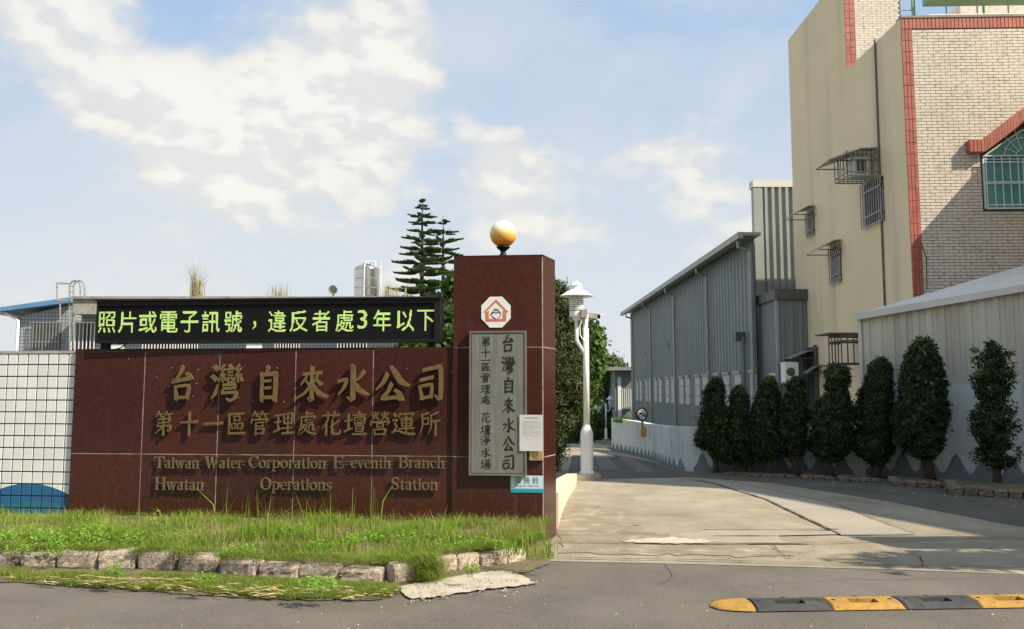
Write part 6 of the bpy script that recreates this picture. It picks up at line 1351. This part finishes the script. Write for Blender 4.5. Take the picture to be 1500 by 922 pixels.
# tall blades standing against the wall
def tuft(px, py, n, H, spread, label, m='grass', w=.0036, lean=.35, seedheads=0):
    H *= 1.25; w *= 1.15; n = max(n, 6)
    g = ground(px, py, .15); t = thing('grass_tuft', g, label, 'grass', 'tall grass tufts against the granite wall'); B = np.stack([rng.normal(g.x, spread, n), rng.normal(g.y, spread * .6, n), np.full(n, g.z)], 1)
    blades(B, rng.uniform(.45, 1.0, n) * H, lean, w, 'blades', M[m], t)
for a in ((322, 790, 7, .52, .02, 'single tall grass clump below the word Hwatan', 'grass', .005, .18), (366, 795, 16, .40, .05, 'bushy grass tuft right of the word Hwatan'), (392, 795, 14, .36, .04, 'grass tuft left of the word Operations'), (455, 800, 22, .42, .05, 'thick bright grass tuft under the word Operations'),
          (482, 792, 5, .42, .02, 'thin pair of upright blades right of Operations', 'grass', .004, .1), (516, 790, 4, .5, .01, 'slim tall stalk between Operations and Station', 'grass', .004, .06), (550, 792, 7, .5, .03, 'tall bent blades left of the word Station', 'grass', .005, .3), (640, 790, 10, .28, .04, 'short grass tuft left of the pillar joint', 'grass_dry', .003), (665, 800, 10, .30, .05, 'grass tuft at the pillar joint'),
          (755, 812, 30, .24, .07, 'fresh grass tuft at the right foot of the pillar'), (795, 818, 34, .26, .06, 'grass tuft spilling round the pillar corner onto the drive'), (770, 815, 8, .34, .03, 'dry seeding grass by the pillar corner', 'grass_dry', .002)): tuft(*a)
# verge: moss, short grass and straw between kerb and asphalt
def px_points(n, poly, z=.008):
    xs = [p[0] for p in poly]; ys = [p[1] for p in poly]; out = []
    while len(out) < n:
        x, y = rng.uniform(min(xs), max(xs)), rng.uniform(min(ys), max(ys)); ins = False; j = len(poly) - 1
        for i in range(len(poly)):
            if (poly[i][1] > y) != (poly[j][1] > y) and x < (poly[j][0] - poly[i][0]) * (y - poly[i][1]) / (poly[j][1] - poly[i][1]) + poly[i][0]: ins = not ins
            j = i
        if ins: g = ground(x, y, z); out.append((g.x, g.y, z))
    return np.array(out)
V1 = px_points(32000, [(60, 856), (70, 842), (110, 841), (200, 842), (330, 848), (480, 855), (560, 858), (588, 866), (560, 877), (420, 878), (300, 870), (200, 864)]); nz = vnoise(V1, 6, 2); V1 = V1[nz > .18]
blades(V1, rng.uniform(.02, .06, len(V1)), 1.2, .0018, 'verge_grass', M['moss'], kind='stuff')
V2 = px_points(5000, [(-120, 852), (-120, 832), (0, 834), (95, 842), (95, 856), (0, 850)]); nz = vnoise(V2, 5, 2); V2 = V2[nz > .4]
blades(V2, rng.uniform(.015, .06, len(V2)), 1.2, .0018, 'verge_grass', M['moss'], kind='stuff')
sp_ = px_points(170, [(0, 850), (60, 846), (200, 848), (330, 856), (470, 862), (588, 870), (560, 880), (300, 875), (200, 866), (60, 860)], .02)
mb = MB()
for p in sp_:
    a = rng.uniform(-.6, .6) + (math.pi if rng.uniform() < .5 else 0); L = rng.uniform(.02, .09); w = rng.uniform(.002, .007); d = Vector((math.cos(a), math.sin(a) * .8, 0)); s = Vector((-d.y, d.x, 0)); c = Vector(p) + Vector((0, 0, rng.uniform(0, .03))); k = rng.uniform(-.01, .015)
    mb.add([c - d * L - s * w, c - s * w * 1.3 + Vector((0, 0, .008)), c + d * L + Vector((0, 0, k)), c + s * w * 1.3 + Vector((0, 0, .01)), c - d * L + s * w], [(0, 1, 3, 4), (1, 2, 3)])
mb.build('straw', M['straw'], kind='stuff', label='dry straw and husks strewn along the kerb')
sp_ = px_points(300, [(150, 852), (215, 850), (250, 857), (190, 862), (120, 858)], .02); mb = MB()
for p in sp_[:45]:
    a = rng.uniform(-.5, .5); L = rng.uniform(.05, .16); w = rng.uniform(.003, .008); d = Vector((math.cos(a), math.sin(a) * .8, rng.uniform(-.1, .2))); s = Vector((-d.y, d.x, 0)); c = Vector(p) + Vector((0, 0, rng.uniform(.01, .05)))
    mb.add([c - d * L - s * w, c + d * L, c - d * L + s * w], [(0, 1, 2)])
mb.build('straw', M['straw'], kind='stuff')
# small stones and grit
def grit(name, P, smin, smax, m):
    mb = MB()
    for p in P:
        s = rng.uniform(smin, smax); c = Vector(p); q = [Vector(rng.normal(size=3)) * .25 * s for _ in range(6)]
        mb.add([c + Vector((s, 0, .2 * s)) + q[0], c + Vector((0, s, .2 * s)) + q[1], c + Vector((-s, 0, .2 * s)) + q[2], c + Vector((0, -s, .2 * s)) + q[3], c + Vector((0, 0, s * .9)) + q[4]], [(0, 1, 4), (1, 2, 4), (2, 3, 4), (3, 0, 4)])
    mb.build(name, M[m], kind='stuff')
grit('grit', px_points(260, [(-50, 880), (600, 884), (790, 860), (1500, 845), (1700, 920), (1500, 990), (-50, 990)], .002), .003, .009, 'concrete_pale')
grit('gravel', px_points(130, [(590, 858), (700, 848), (800, 850), (760, 866), (600, 884)], .016), .004, .013, 'concrete_gray')
grit('gravel', px_points(110, [(830, 800), (1500, 800), (1500, 832), (830, 822)], .014), .003, .009, 'patch_dark')
grit('leaf_litter', px_points(60, [(1060, 694), (1250, 704), (1400, 722), (1600, 745), (1600, 760), (1380, 730), (1230, 712)], .014), .006, .014, 'straw')
# weeds on the office roof
def roofweed(px, ytop, w, n, m, label, Y=24.3):
    b = at(px, 438, Y); H = at(px, ytop, Y).z - b.z; t = thing('roof_weed', b, label, 'grass', None); B = np.stack([rng.normal(b.x, w, n), rng.normal(Y, .08, n), np.full(n, b.z - .03)], 1); blades(B, rng.uniform(.4, 1.0, n) * H, .16, .008, 'blades', M[m], t)
roofweed(286, 376, .10, 110, 'grass_dry', 'tall dry grass clump growing on the office roof edge'); roofweed(408, 408, .16, 70, 'grass_dry', 'lower sparse dry grass on the middle of the office roof'); roofweed(572, 408, .20, 80, 'grass_dry', 'pale dry grass beside the norfolk pines on the roof')
roofweed(354, 431, .12, 24, 'grass', 'tiny green weeds on the roof edge between the dry clumps'); roofweed(124, 425, .03, 14, 'grass_dry', 'small dry weed beside the roof ladder')
rb = at(905, 612, 20.5); n = 260; B = np.stack([rng.uniform(at(900, 612, 20.5).x, at(924, 616, 20.5).x, n), rng.uniform(20.3, 20.9, n), np.full(n, rb.z - .12)], 1)
blades(B, rng.uniform(.08, .22, n), .6, .008, 'wall_weeds', M['leaf_mid'], kind='stuff')
# unseen tree added beside the frame; flat crown shaped to shade the drive mouth
tree('unseen_tree', Vector((9.4, 5.1, 0)), [(573 - (h - 1.5) / 5.1 * 1200, 750 + FPX * x0 / 5.1, 750 + FPX * x1 / 5.1) for h, x0, x1 in ((4.9, 8.0, 9.2), (4.7, 7.2, 10.2), (4.45, 6.5, 10.8), (4.2, 7.4, 10.2))], .13, 230, 28, .22, .15, M['leaf_mid'], 'flat crowned unseen tree added right of the frame for its shade', 'tree', None, .07, .6, .2, 5)
